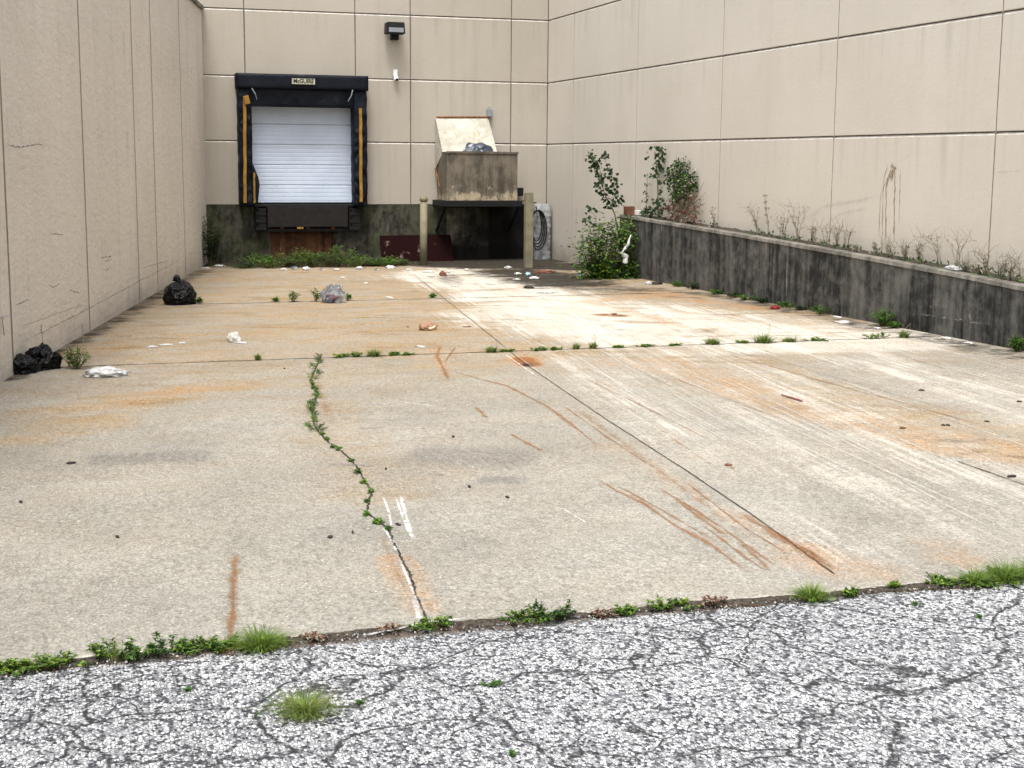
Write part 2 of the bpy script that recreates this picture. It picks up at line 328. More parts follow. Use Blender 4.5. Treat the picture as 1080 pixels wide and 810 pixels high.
def m_plate():
    t = NT('peeling_maroon_paint')
    f = t.mr(t.noise(4, 7, 0.7), 0.60, 0.66)
    return t.fin(t.mix(f, (0.011, 0.003, 0.003), (0.13, 0.10, 0.085)), 0.9, t.bump(t.noise(12, 5), .3, .01), .05)
M['maroon'] = m_plate()
def m_hopper():
    t = NT('grease_stained_steel')
    v = t.noise(1.0, 7, 0.7, t.map((5, 5, 0.7))); n = t.noise(3, 6, 0.7)
    c = t.mix(t.mr(t.math('ADD', t.math('MULTIPLY', v, .5), t.math('MULTIPLY', n, .5)), 0.38, 0.62), (0.055, 0.047, 0.034), (0.175, 0.150, 0.112))
    z = t.xyz()[2]
    # pale splashes rising from the lower edge
    sp = t.math('SUBTRACT', t.math('ADD', z, t.math('MULTIPLY', t.noise(1, 7, 0.75, t.map((7, 7, 5))), -1.5)), 0.0)
    f = t.mr(sp, 0.28, 0.50, 1, 0)
    c = t.mix(t.math('MULTIPLY', f, 0.9), c, (0.42, 0.35, 0.24))
    return t.fin(c, 0.6, t.bump(n, .2, .02), .4)
def m_hood():
    t = NT('weathered_white_sheet_metal')
    n = t.noise(3, 7, 0.7); v = t.noise(1, 6, .6, t.map((6, 6, 1)))
    c = t.mix(t.mr(n, .35, .65), (0.34, 0.325, 0.26), (0.52, 0.50, 0.43))
    c = t.mix(t.math('MULTIPLY', t.mr(v, .56, .66), .6), c, (0.34, 0.22, 0.08))
    return t.fin(c, 0.5, t.bump(n, .1, .02), .4)
M['hopper'] = m_hopper(); M['hood'] = m_hood()
def m_door():
    t = NT('white_ribbed_door_paint')
    n = t.noise(1.5, 6, .6)
    z = t.xyz()[2]
    c = t.mix(t.mr(n, .3, .7), (0.52, 0.60, 0.73), (0.60, 0.69, 0.83))
    return t.fin(c, 0.45, None, .4)
M['door'] = m_door()

# ------------------------------------------------------------------ mesh helpers
rnd = random.Random(7)
class MB:
    def __init__(s): s.v = []; s.f = []; s.m = []; s.mats = []; s.uv = {}
    def mi(s, mat):
        if mat not in s.mats: s.mats.append(mat)
        return s.mats.index(mat)
    def face(s, pts, mat, uv=None):
        i = len(s.v); s.v += [tuple(p) for p in pts]; s.f.append(tuple(range(i, i + len(pts)))); s.m.append(s.mi(mat))
        if uv: s.uv[len(s.f) - 1] = uv
    def add(s, vs, fs, mat):
        i = len(s.v); s.v += [tuple(p) for p in vs]; k = s.mi(mat)
        for f in fs: s.f.append(tuple(i + a for a in f)); s.m.append(k)
    def bm(s, bm, mat):
        bm.verts.index_update(); s.add([v.co[:] for v in bm.verts], [[v.index for v in f.verts] for f in bm.faces], mat); bm.free()
    def box(s, a, b, mat, bev=0.0, rot=None):
        bm = bmesh.new(); bmesh.ops.create_cube(bm, size=1)
        a, b = Vector(a), Vector(b); c = (a + b) / 2; d = b - a
        for v in bm.verts: v.co = Vector((v.co.x * d.x, v.co.y * d.y, v.co.z * d.z))
        if bev: bmesh.ops.bevel(bm, geom=bm.edges[:], offset=bev, segments=2, affect='EDGES', profile=0.6)
        for v in bm.verts: v.co = (rot @ v.co if rot else v.co) + c
        s.bm(bm, mat)
    def tube(s, pts, r0, r1, mat, n=6, capped=True):
        pts = [Vector(p) for p in pts]; vs = []; fs = []; k = len(pts)
        for i, p in enumerate(pts):
            d = (pts[min(i + 1, k - 1)] - pts[max(i - 1, 0)]).normalized()
            q = d.cross(Vector((0.3, 1, 0.1))).normalized(); w_ = d.cross(q); r = r0 + (r1 - r0) * i / max(k - 1, 1)
            for j in range(n):
                a = 2 * math.pi * j / n; vs.append(p + q * math.cos(a) * r + w_ * math.sin(a) * r)
        for i in range(k - 1):
            for j in range(n): fs.append((i * n + j, i * n + (j + 1) % n, (i + 1) * n + (j + 1) % n, (i + 1) * n + j))
        if capped: fs.append(tuple(range(n))[::-1]); fs.append(tuple((k - 1) * n + j for j in range(n)))
        s.add(vs, fs, mat)
    def leaf(s, p, d, up, L, W, mat):
        d = d.normalized(); sd = d.cross(up)
        if sd.length < 1e-3: sd = Vector((1, 0, 0))
        sd.normalize(); nn = sd.cross(d)
        a = p; m1 = p + d * L * .45; t_ = p + d * L - nn * L * .12
        l = m1 + sd * W * .5 + nn * W * .18; r = m1 - sd * W * .5 + nn * W * .18
        s.add([a, l, t_, r, m1], [(0, 4, 1), (1, 4, 2), (0, 3, 4), (3, 2, 4)], mat)
    def blade(s, p, d, h, bend, W, mat):
        side = Vector((-d.y, d.x, 0)).normalized() * W; vs = []
        for i in range(4):
            q = i / 3; c = p + Vector((0, 0, h * (q - 0.35 * bend * q * q))) + d * (h * bend * q * q)
            ww = 1 - q * .9; vs += [c - side * ww, c + side * ww]
        s.add(vs, [(0, 1, 3, 2), (2, 3, 5, 4), (4, 5, 7, 6)], mat)
    def build(s, name, parent=None, smooth=False):
        me = bpy.data.meshes.new(name); me.from_pydata(s.v, [], s.f)
        for m in s.mats: me.materials.append(m)
        me.polygons.foreach_set('material_index', s.m)
        if s.uv:
            ul = me.uv_layers.new(name='UVMap')
            for fi, uvs in s.uv.items():
                for li, c in zip(me.polygons[fi].loop_indices, uvs): ul.data[li].uv = c
        if smooth: me.polygons.foreach_set('use_smooth', [True] * len(me.polygons))
        me.update()
        o = bpy.data.objects.new(name, me); COL.objects.link(o)
        if parent: o.parent = parent; o.matrix_parent_inverse = Matrix.Translation(-parent.location) if True else None
        return o
def empty(name, loc):
    o = bpy.data.objects.new(name, None); COL.objects.link(o); o.location = loc; o.empty_display_size = 0.2; return o
def tag(o, label, cat, group=None):
    o['label'] = label; o['category'] = cat
    if group: o['group'] = group
    return o
def origin_to(o, p):
    p = Vector(p); o.data.transform(Matrix.Translation(-p)); o.location = p; return o
def ribbon(mb, pts, wd, mat, up, jag=0.0, seed=0, seg=0.06, lift=0.004):
    """strip following pts lying on a surface with normal up"""
    rr = random.Random(seed); P = [Vector(p) for p in pts]; Q = [P[0]]
    for a, b in zip(P, P[1:]):
        k = max(1, int((b - a).length / seg))
        for i in range(1, k + 1): Q.append(a.lerp(b, i / k))
    n = len(Q); up = Vector(up).normalized(); Lf = []; Rt = []
    for i, q in enumerate(Q):
        d = (Q[min(i + 1, n - 1)] - Q[max(i - 1, 0)]).normalized(); s_ = d.cross(up).normalized()
        wv = wd if not callable(wd) else wd(i / max(n - 1, 1))
        j = (rr.random() - .5) * jag * 2; a = wv * .5 * (1 + (rr.random() - .5) * (1.0 if jag else 0)); b = wv * .5 * (1 + (rr.random() - .5) * (1.0 if jag else 0))
        q = q + s_ * j + up * lift; Lf.append(q + s_ * a); Rt.append(q - s_ * b)
    for i in range(n - 1):
        u0, u1 = i / (n - 1), (i + 1) / (n - 1)
        mb.face([Lf[i], Rt[i], Rt[i + 1], Lf[i + 1]], mat, [(0, u0), (1, u0), (1, u1), (0, u1)])
def gp(pts): return [gr(x, y) for x, y in pts]

# ------------------------------------------------------------------ ground
mb = MB()
def gq(x0, x1, y0, y1, mat, dz):
    mb.face([(x0, y0, G(x0, y0) + dz), (x1, y0, G(x1, y0) + dz), (x1, y1, G(x1, y1) + dz), (x0, y1, G(x0, y1) + dz)], mat)
gq(-120, 160, -160, 120, M['asphalt'], -0.016)
o = mb.build('asphalt'); o['kind'] = 'structure'

# concrete floor with its stains held in a point attribute
def edgey(x): return 5.50 + 0.03 * math.sin(x * 1.3) + 0.035 * (noise.noise(Vector((x * 2.2, 3, 1)))) + 0.015 * noise.noise(Vector((x * 11, 7, 1)))
xs = np.arange(-3.6, 10.0, 0.032)
ys = [0.0]
while ys[-1] < 1: ys.append(ys[-1] + 0.0011 + 0.0022 * ys[-1])
ys = np.array(ys); ys /= ys[-1]
XX, TT = np.meshgrid(xs, ys)
ey = np.array([edgey(x) for x in xs])
YY = ey[None, :] + TT * (YB + 0.1 - ey[None, :])
ZZ = 0.0481 + 0.00257 * XX - 0.00985 * YY
nx, ny = len(xs), len(ys)
def seg_d(pts):
    D = np.full(XX.shape, 1e9)
    for a, b in zip(pts, pts[1:]):
        ax, ay, bx, by = a[0], a[1], b[0], b[1]; L = (bx - ax) ** 2 + (by - ay) ** 2 + 1e-9
        t = np.clip(((XX - ax) * (bx - ax) + (YY - ay) * (by - ay)) / L, 0, 1)
        D = np.minimum(D, np.hypot(XX - ax - t * (bx - ax), YY - ay - t * (by - ay)))
    return D
def sm(x): x = np.clip(x, 0, 1); return x * x * (3 - 2 * x)
rs = np.random.RandomState(3)
def fbm(sx, sy, ang=0.0, oct=5):
    ca, sa = math.cos(ang), math.sin(ang); U = (XX * ca + YY * -sa) * sx; V = (XX * sa + YY * ca) * sy; out = 0; amp = 1; tot = 0
    for k in range(oct):
        T = rs.rand(64, 64); u = U * 2 ** k + 50.3 * k; v = V * 2 ** k + 17.7 * k
        i = np.floor(u).astype(int); j = np.floor(v).astype(int); fu = sm(u - i); fv = sm(v - j)
        g = lambda a, b: T[a % 64, b % 64]
        out = out + amp * ((g(i, j) * (1 - fu) + g(i + 1, j) * fu) * (1 - fv) + (g(i, j + 1) * (1 - fu) + g(i + 1, j + 1) * fu) * fv); tot += amp; amp *= .55
    return out / tot
warp = (fbm(1.2, 1.2) - .5) * 1.2
def stroke(px, wdt, soft=None, w_=1.0):
    P = [tuple(gr(x, y)[:2]) for x, y in px]; soft = soft or wdt
    return np.clip(sm((wdt + soft - seg_d(P) - np.abs(warp) * soft * 0.8) / (soft)), 0, 1) * w_
rust = np.zeros(XX.shape); pale = rust.copy(); grime = rust.copy(); tan = rust.copy()
# tan: strong over the far half, patchy in the near one
tan = 0.30 + 0.70 * sm((YY - 10.5) / 5.0)
tan *= 0.55 + 0.75 * fbm(0.5, 1.2, 0.1)
tan = np.maximum(tan * np.where(YY > 14.16, 1.05, 0.85), 0)
tan *= 1 - 0.55 * sm((8.6 - YY) / 2)
for px, wd, s, a in [(((60, 440), (150, 420), (230, 408)), .25, .5, 1.0), (((30, 462), (110, 445)), .15, .4, .8), (((340, 400), (345, 440), (400, 520)), .15, .5, .5),
                     (((470, 385), (560, 372), (640, 378)), .3, .5, .8), (((380, 470), (470, 500)), .1, .5, .35), (((760, 380), (850, 420), (1080, 470)), .4, .7, .8)]:
    tan = np.maximum(tan, stroke(px, wd, s, a))
for px, wd, s, a in [(((470, 289), (520, 300), (585, 325), (640, 345)), .75, 1.1, 1.0), (((600, 330), (700, 350), (860, 356)), 1.3, 1.1, .95), (((640, 322), (780, 338), (900, 350)), .7, .8, .8),
                     (((640, 372), (800, 440), (1000, 560)), .15, .5, .5), (((720, 368), (900, 440), (1080, 520)), .25, .6, .6), (((830, 364), (1000, 400), (1100, 440)), .3, .6, .65),
                     (((600, 372), (720, 460), (880, 580)), .15, .4, .6), (((500, 310), (600, 365)), .2, .3, .5), (((470, 282), (500, 290)), .4, .6, .8)]:
    pale = np.maximum(pale, stroke(px, wd, s, a))
for px, wd, s, a in [(((553, 378), (557, 385)), .05, .24, 1.1), (((640, 332), (652, 333)), .10, .25, .9), (((590, 345), (700, 352)), .25, .5, .25), (((690, 310), (705, 312)), .3, .6, .5),
                     (((640, 470), (700, 500), (800, 560), (890, 600)), .05, .2, .30), (((840, 578), (890, 600)), .08, .2, .5), (((700, 380), (830, 430), (1080, 480)), .2, .5, .40), (((980, 470), (1080, 485)), .15, .3, .45),
                     (((300, 285), (450, 292), (600, 310)), .3, .8, .25), (((540, 312), (640, 322), (720, 345)), .04, .25, .5), (((620, 318), (700, 312), (800, 325)), .1, .4, .55), (((100, 430), (200, 410)), .1, .3, .45), (((460, 365), (463, 380), (470, 395)), .03, .1, .5),
                     (((420, 590), (445, 640)), .05, .15, .5), (((650, 385), (760, 400)), .1, .4, .35), (((860, 590), (910, 602)), .15, .25, .4), (((990, 575), (1010, 590)), .1, .2, .4)]:
    rust = np.maximum(rust, stroke(px, wd, s, a))
for px, wd, s, a in [(((545, 287), (575, 293), (592, 299)), .45, 1.2, 1.0), (((560, 303), (680, 306)), .15, .5, .6), (((462, 274), (600, 273)), .9, .9, 1.7), (((486, 279), (600, 281)), .7, 1.0, 1.25), (((380, 276), (470, 276)), .3, .8, .8), (((225, 279), (450, 277)), .5, .7, .95),
                     (((215, 285), (147, 323), (60, 368), (0, 399)), .08, .3, .62), (((560, 303), (700, 311), (880, 331)), .05, .4, .35), (((640, 302), (690, 305), (760, 312), (1080, 377)), .12, .35, .55),
                     (((640, 332), (658, 333)), .03, .12, .8), (((555, 384), (557, 386)), .02, .09, .9), (((0, 397), (60, 368), (147, 324)), .06, .2, .5),
                     (((960, 455), (1075, 490)), .1, .4, .22), (((470, 290), (480, 300)), .1, .3, .5)]:
    grime = np.maximum(grime, stroke(px, wd, s, a))
grime = np.maximum(grime, 0.9 * sm((0.05 - np.abs(YY - 14.16)) / 0.05) * fbm(3, 3))
grime = np.maximum(grime, 0.8 * sm((0.05 - np.abs(YY - 20.5)) / 0.05) * fbm(3, 3))
pale = np.maximum(pale, 0.9 * sm((0.012 + .03 * fbm(6, 6) - (YY - ey[None, :])) / 0.012) * sm((fbm(2, 2) - .42) / .1))
vs = np.stack([XX, YY, ZZ], -1).reshape(-1, 3)
idx = np.arange(nx * ny).reshape(ny, nx)
quads = np.stack([idx[:-1, :-1], idx[:-1, 1:], idx[1:, 1:], idx[1:, :-1]], -1).reshape(-1, 4)
low = np.stack([XX[0] , YY[0] - 0.004, ZZ[0] - 0.09], -1); lv = len(vs)
front = np.stack([np.arange(lv, lv + nx - 1), np.arange(lv + 1, lv + nx), idx[0, 1:], idx[0, :-1]], -1)
rb = MB()
FN = Vector((-0.00257, 0.00985, 1))
def seam(px, wd, jag, seed, mat='crack', seg=.05): ribbon(rb, gp(px) if not isinstance(px[0], Vector) else px, wd, M[mat], FN, jag, seed, seg)
def gl(x, y): return Vector((x, y, G(x, y)))
for k, y in enumerate((14.16, 20.5)): ribbon(rb, [gl(-2, y), gl(9.5, y)], 0.022 if k == 0 else .03, M['crack'], FN, 0.006, k, 0.07)
CRACK = [(338, 375), (337, 380), (327, 402), (335, 415), (329, 433), (331, 449), (338, 458), (347, 467), (357, 473), (369, 484), (377, 493), (384, 507), (393, 518), (389, 530), (387, 540), (398, 550), (409, 558), (414, 570), (420, 582), (426, 594), (433, 607), (436, 618), (440, 631), (444, 642), (452, 655)]
seam(CRACK, .011, .006, 5, seg=.022)
seam([(436, 289), (520, 356), (555, 385), (640, 443), (720, 494), (800, 548), (880, 606)], .008, .002, 6)
seam([(1010, 487), (1090, 515)], .010, .003, 7)
seam([(840, 385), (880, 398), (1000, 432)], .004, .003, 8)
RU = [([(466, 364), (461, 376), (468, 388), (474, 404)], .05), ([(480, 366), (472, 378), (470, 384)], .04), ([(468, 388), (500, 398), (535, 408), (580, 430), (612, 455), (638, 478)], .045), ([(500, 429), (506, 434), (515, 443)], .05),
      ([(535, 456), (552, 466), (573, 477)], .04), ([(626, 503), (650, 518), (680, 532), (715, 556), (750, 576), (800, 611)], .045), ([(690, 512), (720, 530), (760, 557), (800, 585), (832, 607)], .03),
      ([(706, 520), (730, 540), (770, 570)], .04), ([(780, 540), (830, 572), (885, 603)], .07), ([(249, 582), (247, 610), (244, 640)], .055), ([(246, 630), (242, 692)], .05), ([(765, 488), (775, 495)], .03),
      ([(780, 572), (800, 590), (815, 605)], .03), ([(720, 505), (750, 530), (790, 560), (840, 590)], .02), ([(650, 512), (700, 540), (760, 575)], .02), ([(590, 425), (640, 462), (700, 500)], .02), ([(740, 552), (790, 590), (812, 606)], .025), ([(800, 552), (850, 580), (878, 596)], .03), ([(610, 395), (680, 430), (760, 470)], .02), ([(700, 395), (780, 425), (850, 452)], .02), ([(760, 372), (830, 392), (930, 420)], .03), ([(860, 400), (950, 425), (1060, 455)], .03)]
LNR = random.Random(4)
for k, (p, wd) in enumerate(RU): seam([(q[0] + LNR.uniform(-1.2, 1.2), q[1] + LNR.uniform(-.8, .8)) for q in p], (lambda w_: (lambda u: w_ * (.75 + .9 * abs(math.sin(u * 9 + w_ * 400)) ** 2)))(wd * 1.15), 0, 20 + k, 'rustd', .03)
for k, (p, wd) in enumerate([([(600, 425), (700, 500), (820, 590)], .25), ([(840, 570), (880, 604)], .25), ([(400, 560), (430, 630), (450, 655)], .14), ([(250, 590), (240, 700)], .16), ([(330, 390), (350, 450)], .3), ([(540, 380), (575, 385)], .3)]):
    seam(p, wd, 0, 40 + k, 'rustl', .06)
WH = [([(404, 524), (410, 540), (414, 560)], .025), ([(422, 522), (428, 545), (437, 574)], .05), ([(417, 524), (430, 560), (440, 572)], .03), ([(404, 556), (414, 572), (419, 584)], .035), ([(420, 588), (436, 625), (449, 657)], .03),
      ([(380, 672), (450, 657), (500, 652)], .05), ([(435, 632), (444, 656)], .05), ([(730, 368), (790, 392), (850, 422), (900, 445)], .03), ([(395, 428), (420, 424), (470, 430)], .03), ([(600, 330), (640, 350), (655, 358)], .08),
      ([(590, 535), (625, 556)], .02), ([(530, 372), (570, 400)], .03)]
LNS = random.Random(77)
for k in range(130):
    # drainage and drag lines running out from the hopper
    x0_, y0_ = LNS.uniform(4.4, 9.2), LNS.uniform(7.5, 19); L_ = LNS.uniform(1.2, 6); a_ = math.radians(LNS.uniform(5.5, 9)) ; pts = [gl(x0_ - math.sin(a_) * L_ * q + .03 * math.sin(q * 3 + k), y0_ - math.cos(a_) * L_ * q) for q in (0, .25, .5, .75, 1)]
    if pts[-1].y < 5.7: continue
    WL = LNS.choice(('streak', 'streak', 'streak', 'streak', 'rustl')); ribbon(rb, pts, LNS.uniform(.008, .038) * (1.6 if WL == 'streak' else 3), M[WL], FN, 0, k, .08)
for k, (p, wd) in enumerate(WH): seam(p, wd, 0, 60 + k, 'whited', .04)
for k, (a, b, wd) in enumerate([((80, 486), (240, 480), .55), ((420, 478), (575, 486), .9), ((500, 505), (560, 508), .3), ((450, 500), (470, 502), .1), ((345, 490), (400, 492), .1)]):
    seam([a, b], wd, 0, 80 + k, 'greyd', .1)
rv = np.array(rb.v); off = lv + nx
allv = np.concatenate([vs, low, rv])
me = bpy.data.meshes.new('concrete_floor')
faces = np.concatenate([quads, front, np.array(rb.f) + off])
me.vertices.add(len(allv)); me.vertices.foreach_set('co', allv.ravel().astype(np.float32))
me.loops.add(len(faces) * 4); me.loops.foreach_set('vertex_index', faces.ravel().astype(np.int32))
me.polygons.add(len(faces)); me.polygons.foreach_set('loop_start', np.arange(0, len(faces) * 4, 4, dtype=np.int32))
me.materials.append(M['floor'])
for m in rb.mats: me.materials.append(m)
me.polygons.foreach_set('material_index', np.array([0] * (len(quads) + len(front)) + [m + 1 for m in rb.m], dtype=np.int32))
ul = me.uv_layers.new(name='UVMap'); uvs = np.zeros((len(faces) * 4, 2), dtype=np.float32); nb = (len(quads) + len(front)) * 4
uvs[nb:] = np.array([c for i in range(len(rb.f)) for c in rb.uv[i]]); ul.data.foreach_set('uv', uvs.ravel())
me.update(calc_edges=True); me.validate()
ca = me.attributes.new('stain', 'FLOAT_COLOR', 'POINT'); arr = np.zeros((len(allv), 4), dtype=np.float32)
arr[:lv] = np.stack([rust, pale, grime, np.clip(tan, 0, 1)], -1).reshape(-1, 4)
ca.data.foreach_set('color', arr.ravel())
o = bpy.data.objects.new('concrete_floor', me); COL.objects.link(o); o['kind'] = 'structure'

# crumbly dirt gathered in the seam between slab and asphalt
mb = MB(); rr = random.Random(9); xe = np.arange(-3.4, 9.6, .02); prof = (-.062, -.045, -.028, -.012, .004)
rows = []
for x in xe:
    wv = .65 + .9 * max(0, noise.noise(Vector((x * 1.7, 1, 2))) + .25); row = []
    for k, d in enumerate(prof):
        yy = edgey(x) + d * wv + .012 * noise.noise(Vector((x * 14, k, 4))); hz_ = (0, .009, .014, .014, .0)[k] * (.6 + .9 * noise.noise(Vector((x * 25, k * 1.3, 0))) + .4 * noise.noise(Vector((x * 6, 0, 8))))
        row.append((x, yy, G(x, yy) + (-.017 if k == 0 else -.012 if k < 4 else .0005) + hz_))
    rows.append(row)
V = [p for row in rows for p in row]; n5 = len(prof)
mb.add(V, [(i * n5 + k, (i + 1) * n5 + k, (i + 1) * n5 + k + 1, i * n5 + k + 1) for i in range(len(xe) - 1) for k in range(n5 - 1)], M['soil'])
for i in range(7000):
    x = rr.uniform(-1, 6.5); y = edgey(x) - abs(rr.gauss(0, .05)) * (.5 + max(0, noise.noise(Vector((x * 1.7, 1, 2))) + .4)) + .01; z = G(x, y) - .012 + rr.random() * .006; q = rr.uniform(.0015, .0065)
    vs_ = [(x + rr.uniform(-q, q), y + rr.uniform(-q, q), z + s_ * q) for s_ in (-1, 0, 0, 0, 1)]
    mb.add([(x, y, z + q), (x + q, y, z), (x - q * .5, y + q, z), (x - q * .6, y - q, z), (x, y, z - q)], [(0, 1, 2), (0, 2, 3), (0, 3, 1), (4, 2, 1), (4, 3, 2), (4, 1, 3)], M[rr.choice(('soil', 'brown', 'dk', 'soil', 'cap', 'paper', 'lgrey'))])
o = mb.build('soil'); o['kind'] = 'structure'

# ------------------------------------------------------------------ walls
def panel_face(mb, org, du, out, u0, u1, z0, z1, mat, gap=0.006, depth=0.022, ch=0.0, chmat=None, vg=0.016):
    """one precast panel face in front of the recessed joint; top edge bevelled when ch"""
    u0 += vg / 2; u1 -= vg / 2; z0 += gap; z1 -= gap
    def P(u, z, d): return org + du * u + Vector((0, 0, z)) + out * d
    b = 0.006; zt = z1 - (ch or b)
    front = [P(u0 + b, z0 + b, 0), P(u1 - b, z0 + b, 0), P(u1 - b, zt, 0), P(u0 + b, zt, 0)]
    back = [P(u0, z0, -depth), P(u1, z0, -depth), P(u1, z1, -depth), P(u0, z1, -depth)]
    mid = [P(u0, z0, -b), P(u1, z0, -b), P(u1, z1, -(b + ch * .9)), P(u0, z1, -(b + ch * .9))]
    mb.face(front, mat)
    for i in range(4):
        j = (i + 1) % 4; mt = chmat if (i == 2 and chmat) else mat
        mb.face([mid[i], mid[j], front[j], front[i]], mt); mb.face([back[i], back[j], mid[j], mid[i]], mt)
ZB = G(6, YB)                     # ground at the back wall
J = [0.357 + H0, 1.663 + H0, 2.982 + H0, 4.30 + H0, 5.62 + H0, 6.94 + H0]
# back wall
mb = MB(); ZF = at(300, 216).z
org = Vector((0, YB, 0)); dx = Vector((1, 0, 0)); out = Vector((0, -1, 0))
vx = [0.9, 3.36, 5.63, 6.80, 9.01, XR]
DX0, DX1, DZ1 = at(262, 200).x, at(378, 200).x, at(300, 104).z
zr = [ZF] + J
for i in range(len(vx) - 1):
    for j in range(len(zr) - 1):
        a, b, z0, z1 = vx[i], vx[i + 1], zr[j], zr[j + 1]
        # leave the door opening free
        if a < DX1 and b > DX0 and z0 < DZ1:
            if a < DX0: panel_face(mb, org, dx, out, a, DX0, z0, z1, M['bwall'], ch=.028, chmat=M['chamfer'])
            if b > DX1: panel_face(mb, org, dx, out, DX1, b, z0, z1, M['bwall'], ch=.028, chmat=M['chamfer'])
            if z1 > DZ1: panel_face(mb, org, dx, out, max(a, DX0), min(b, DX1), DZ1, z1, M['bwall'], ch=.028, chmat=M['chamfer'], vg=.002)
        else: panel_face(mb, org, dx, out, a, b, z0, z1, M['bwall'], ch=.028, chmat=M['chamfer'])
# recessed backing round the opening
for (a, b, z0, z1) in ((0.9, DX0, -0.6, 8.9), (DX1, XR + .3, -0.6, 8.9), (DX0, DX1, DZ1, 8.9), (DX0, DX1, -0.6, ZF - .02)):
    mb.box((a, YB + .03, z0), (b, YB + .35, z1), M['joint'])
mb.box((0.9, YB - .02, 8.84), (XR + .3, YB + .4, 9.0), M['bwall'])
bw = mb.build('back_wall'); tag(bw, 'beige panelled back wall holding the loading dock door above a dark concrete base', 'wall')
# foundation band under the panels
mb = MB()
LX0, LX1 = at(269, 240, YB).x, at(378, 240, YB).x
LX0, LX1 = at(285, 240, YB).x, at(352, 240, YB).x
for a, b, m in ((0.9, LX0, 'found'), (LX0, LX1, 'rustface'), (LX1, XR, 'found')):
    mb.box((a, YB - .05 if m == 'found' else YB - .03, -0.7), (b, YB + .028, ZF - .004 if m == 'found' else ZF - .1), M[m])
# paler poured pier below the hopper
a, b = at(470, 250).x, at(514, 250).x
mb.box((a, YB - .11, -.7), (b, YB - .052, ZF - .06), M['pier'], .01)
fd = mb.build('foundation', bw); fd['label'] = 'dark mossy concrete base'
# sectional door
dr = MB(); zb, zt = ZF + .0, DZ1
nrib = 26; hgt = (zt - zb); d0 = YB + .10
for k in range(nrib):
    z0 = zb + hgt * k / nrib; z1 = zb + hgt * (k + 1) / nrib; sec = (k % 5 == 4)
    dr.face([(DX0, d0, z0), (DX1, d0, z0), (DX1, d0, z1 - .034), (DX0, d0, z1 - .034)], M['door'])
    q = .010 if sec else .0025
    dr.face([(DX0, d0, z1 - .034), (DX1, d0, z1 - .034), (DX1, d0 + q, z1 - .020), (DX0, d0 + q, z1 - .020)], M['door'])
    dr.face([(DX0, d0 + q, z1 - .020), (DX1, d0 + q, z1 - .020), (DX1, d0 + q, z1 - .012), (DX0, d0 + q, z1 - .012)], M['joint'] if sec else M['door'])
    dr.face([(DX0, d0 + q, z1 - .012), (DX1, d0 + q, z1 - .012), (DX1, d0, z1), (DX0, d0, z1)], M['door'])
dd = dr.build('door', bw); dd['label'] = 'white ribbed overhead door, closed'
mb = MB(); mb.box((DX0, d0 - .03, zb - .01), (DX1, d0 - .002, zb + .05), M['rubber']); mb.build('bottom_seal', dd)
mb = MB(); mb.box((DX0 - .02, d0 - .05, zt - .17), (DX1 + .02, d0 - .004, zt + .02), M['steeldark']); mb.build('door_header', bw)

# right wall
mb = MB(); org = Vector((XR, 0, 0)); dy = Vector((0, 1, 0)); out = Vector((-1, 0, 0))
vy = [2.2 - 3.58 * 2, 2.2 - 3.58, -0.46 + 3.5, 6.70, 10.28, 13.87, 17.46, 21.05, 24.66, 28.19, YB - .002]
vy = [-0.5, 3.1, 6.70, 10.28, 13.87, 17.46, 21.05, 24.66, 28.19, YB - .002]
for a, b in zip(vy, vy[1:]):
    for z0, z1 in zip([-0.6] + J, J): panel_face(mb, org, dy, out, a, b, z0, z1, M['rwall'], ch=.028, chmat=M['chamfer'])
mb.box((XR + .03, -0.5, -0.6), (XR + .4, YB + .3, 8.85), M['joint'])
mb.box((XR - .02, -0.5, 8.84), (XR + .42, YB - .03, 9.0), M['rwall'])
XN = Vector((-1, 0, 0))
for yy in vy[1:-1]: mb.box((XR + .004, yy - .017, -.6), (XR + .029, yy + .017, 8.8), M['sealant'])
rx = lambda px, py: atx(px, py, XR)
for k, (p, wd) in enumerate([([(943, 170), (939, 182), (935, 196), (934, 262)], .05), ([(946, 172), (944, 190), (943, 258)], .05), ([(941, 176), (929, 205), (927, 250)], .02), ([(940, 172), (945, 178), (938, 190)], .14), ([(950, 176), (948, 240)], .02), ([(938, 170), (932, 190), (930, 275)], .03)]):
    ribbon(mb, [rx(*q) for q in p], wd, M['drip'], XN, .001, k, .06)
for k, (p, wd) in enumerate([([(630, 78), (630, 108), (629, 124)], .03), ([(852, 232), (868, 218), (905, 212), (930, 206)], .22), ([(950, 172), (956, 165), (962, 162)], .05), ([(1046, 182), (1078, 180)], .08), ([(868, 240), (885, 226), (920, 219)], .15)]):
    ribbon(mb, [rx(*q) for q in p], wd, M['faint'], XN, 0, 30 + k, .06)
tag(mb.build('right_wall'), 'pale beige panelled wall rising along the right behind the black retaining wall', 'wall')

# left wall
mb = MB(); org = L0.copy(); du = -LD; out = LN
ZL = 2.93 + H0
us = [(L0.y - y) / LD.y for y in (YB, 28.1, 26.25, 24.5, 22.84, 21.04, 17.35, 13.73, 10.1, 6.5, 2.9, -0.7)]
def lp(u, z, d=0): return org + du * u + Vector((0, 0, z)) + out * d
keep = [us[0], us[2], us[4], us[5], us[6], us[7], us[8], us[9], us[10], us[11]]
for a, b in zip(keep, keep[1:]): panel_face(mb, org, du, out, a, b, -0.6, ZL, M['lwall'], gap=0, vg=.028)
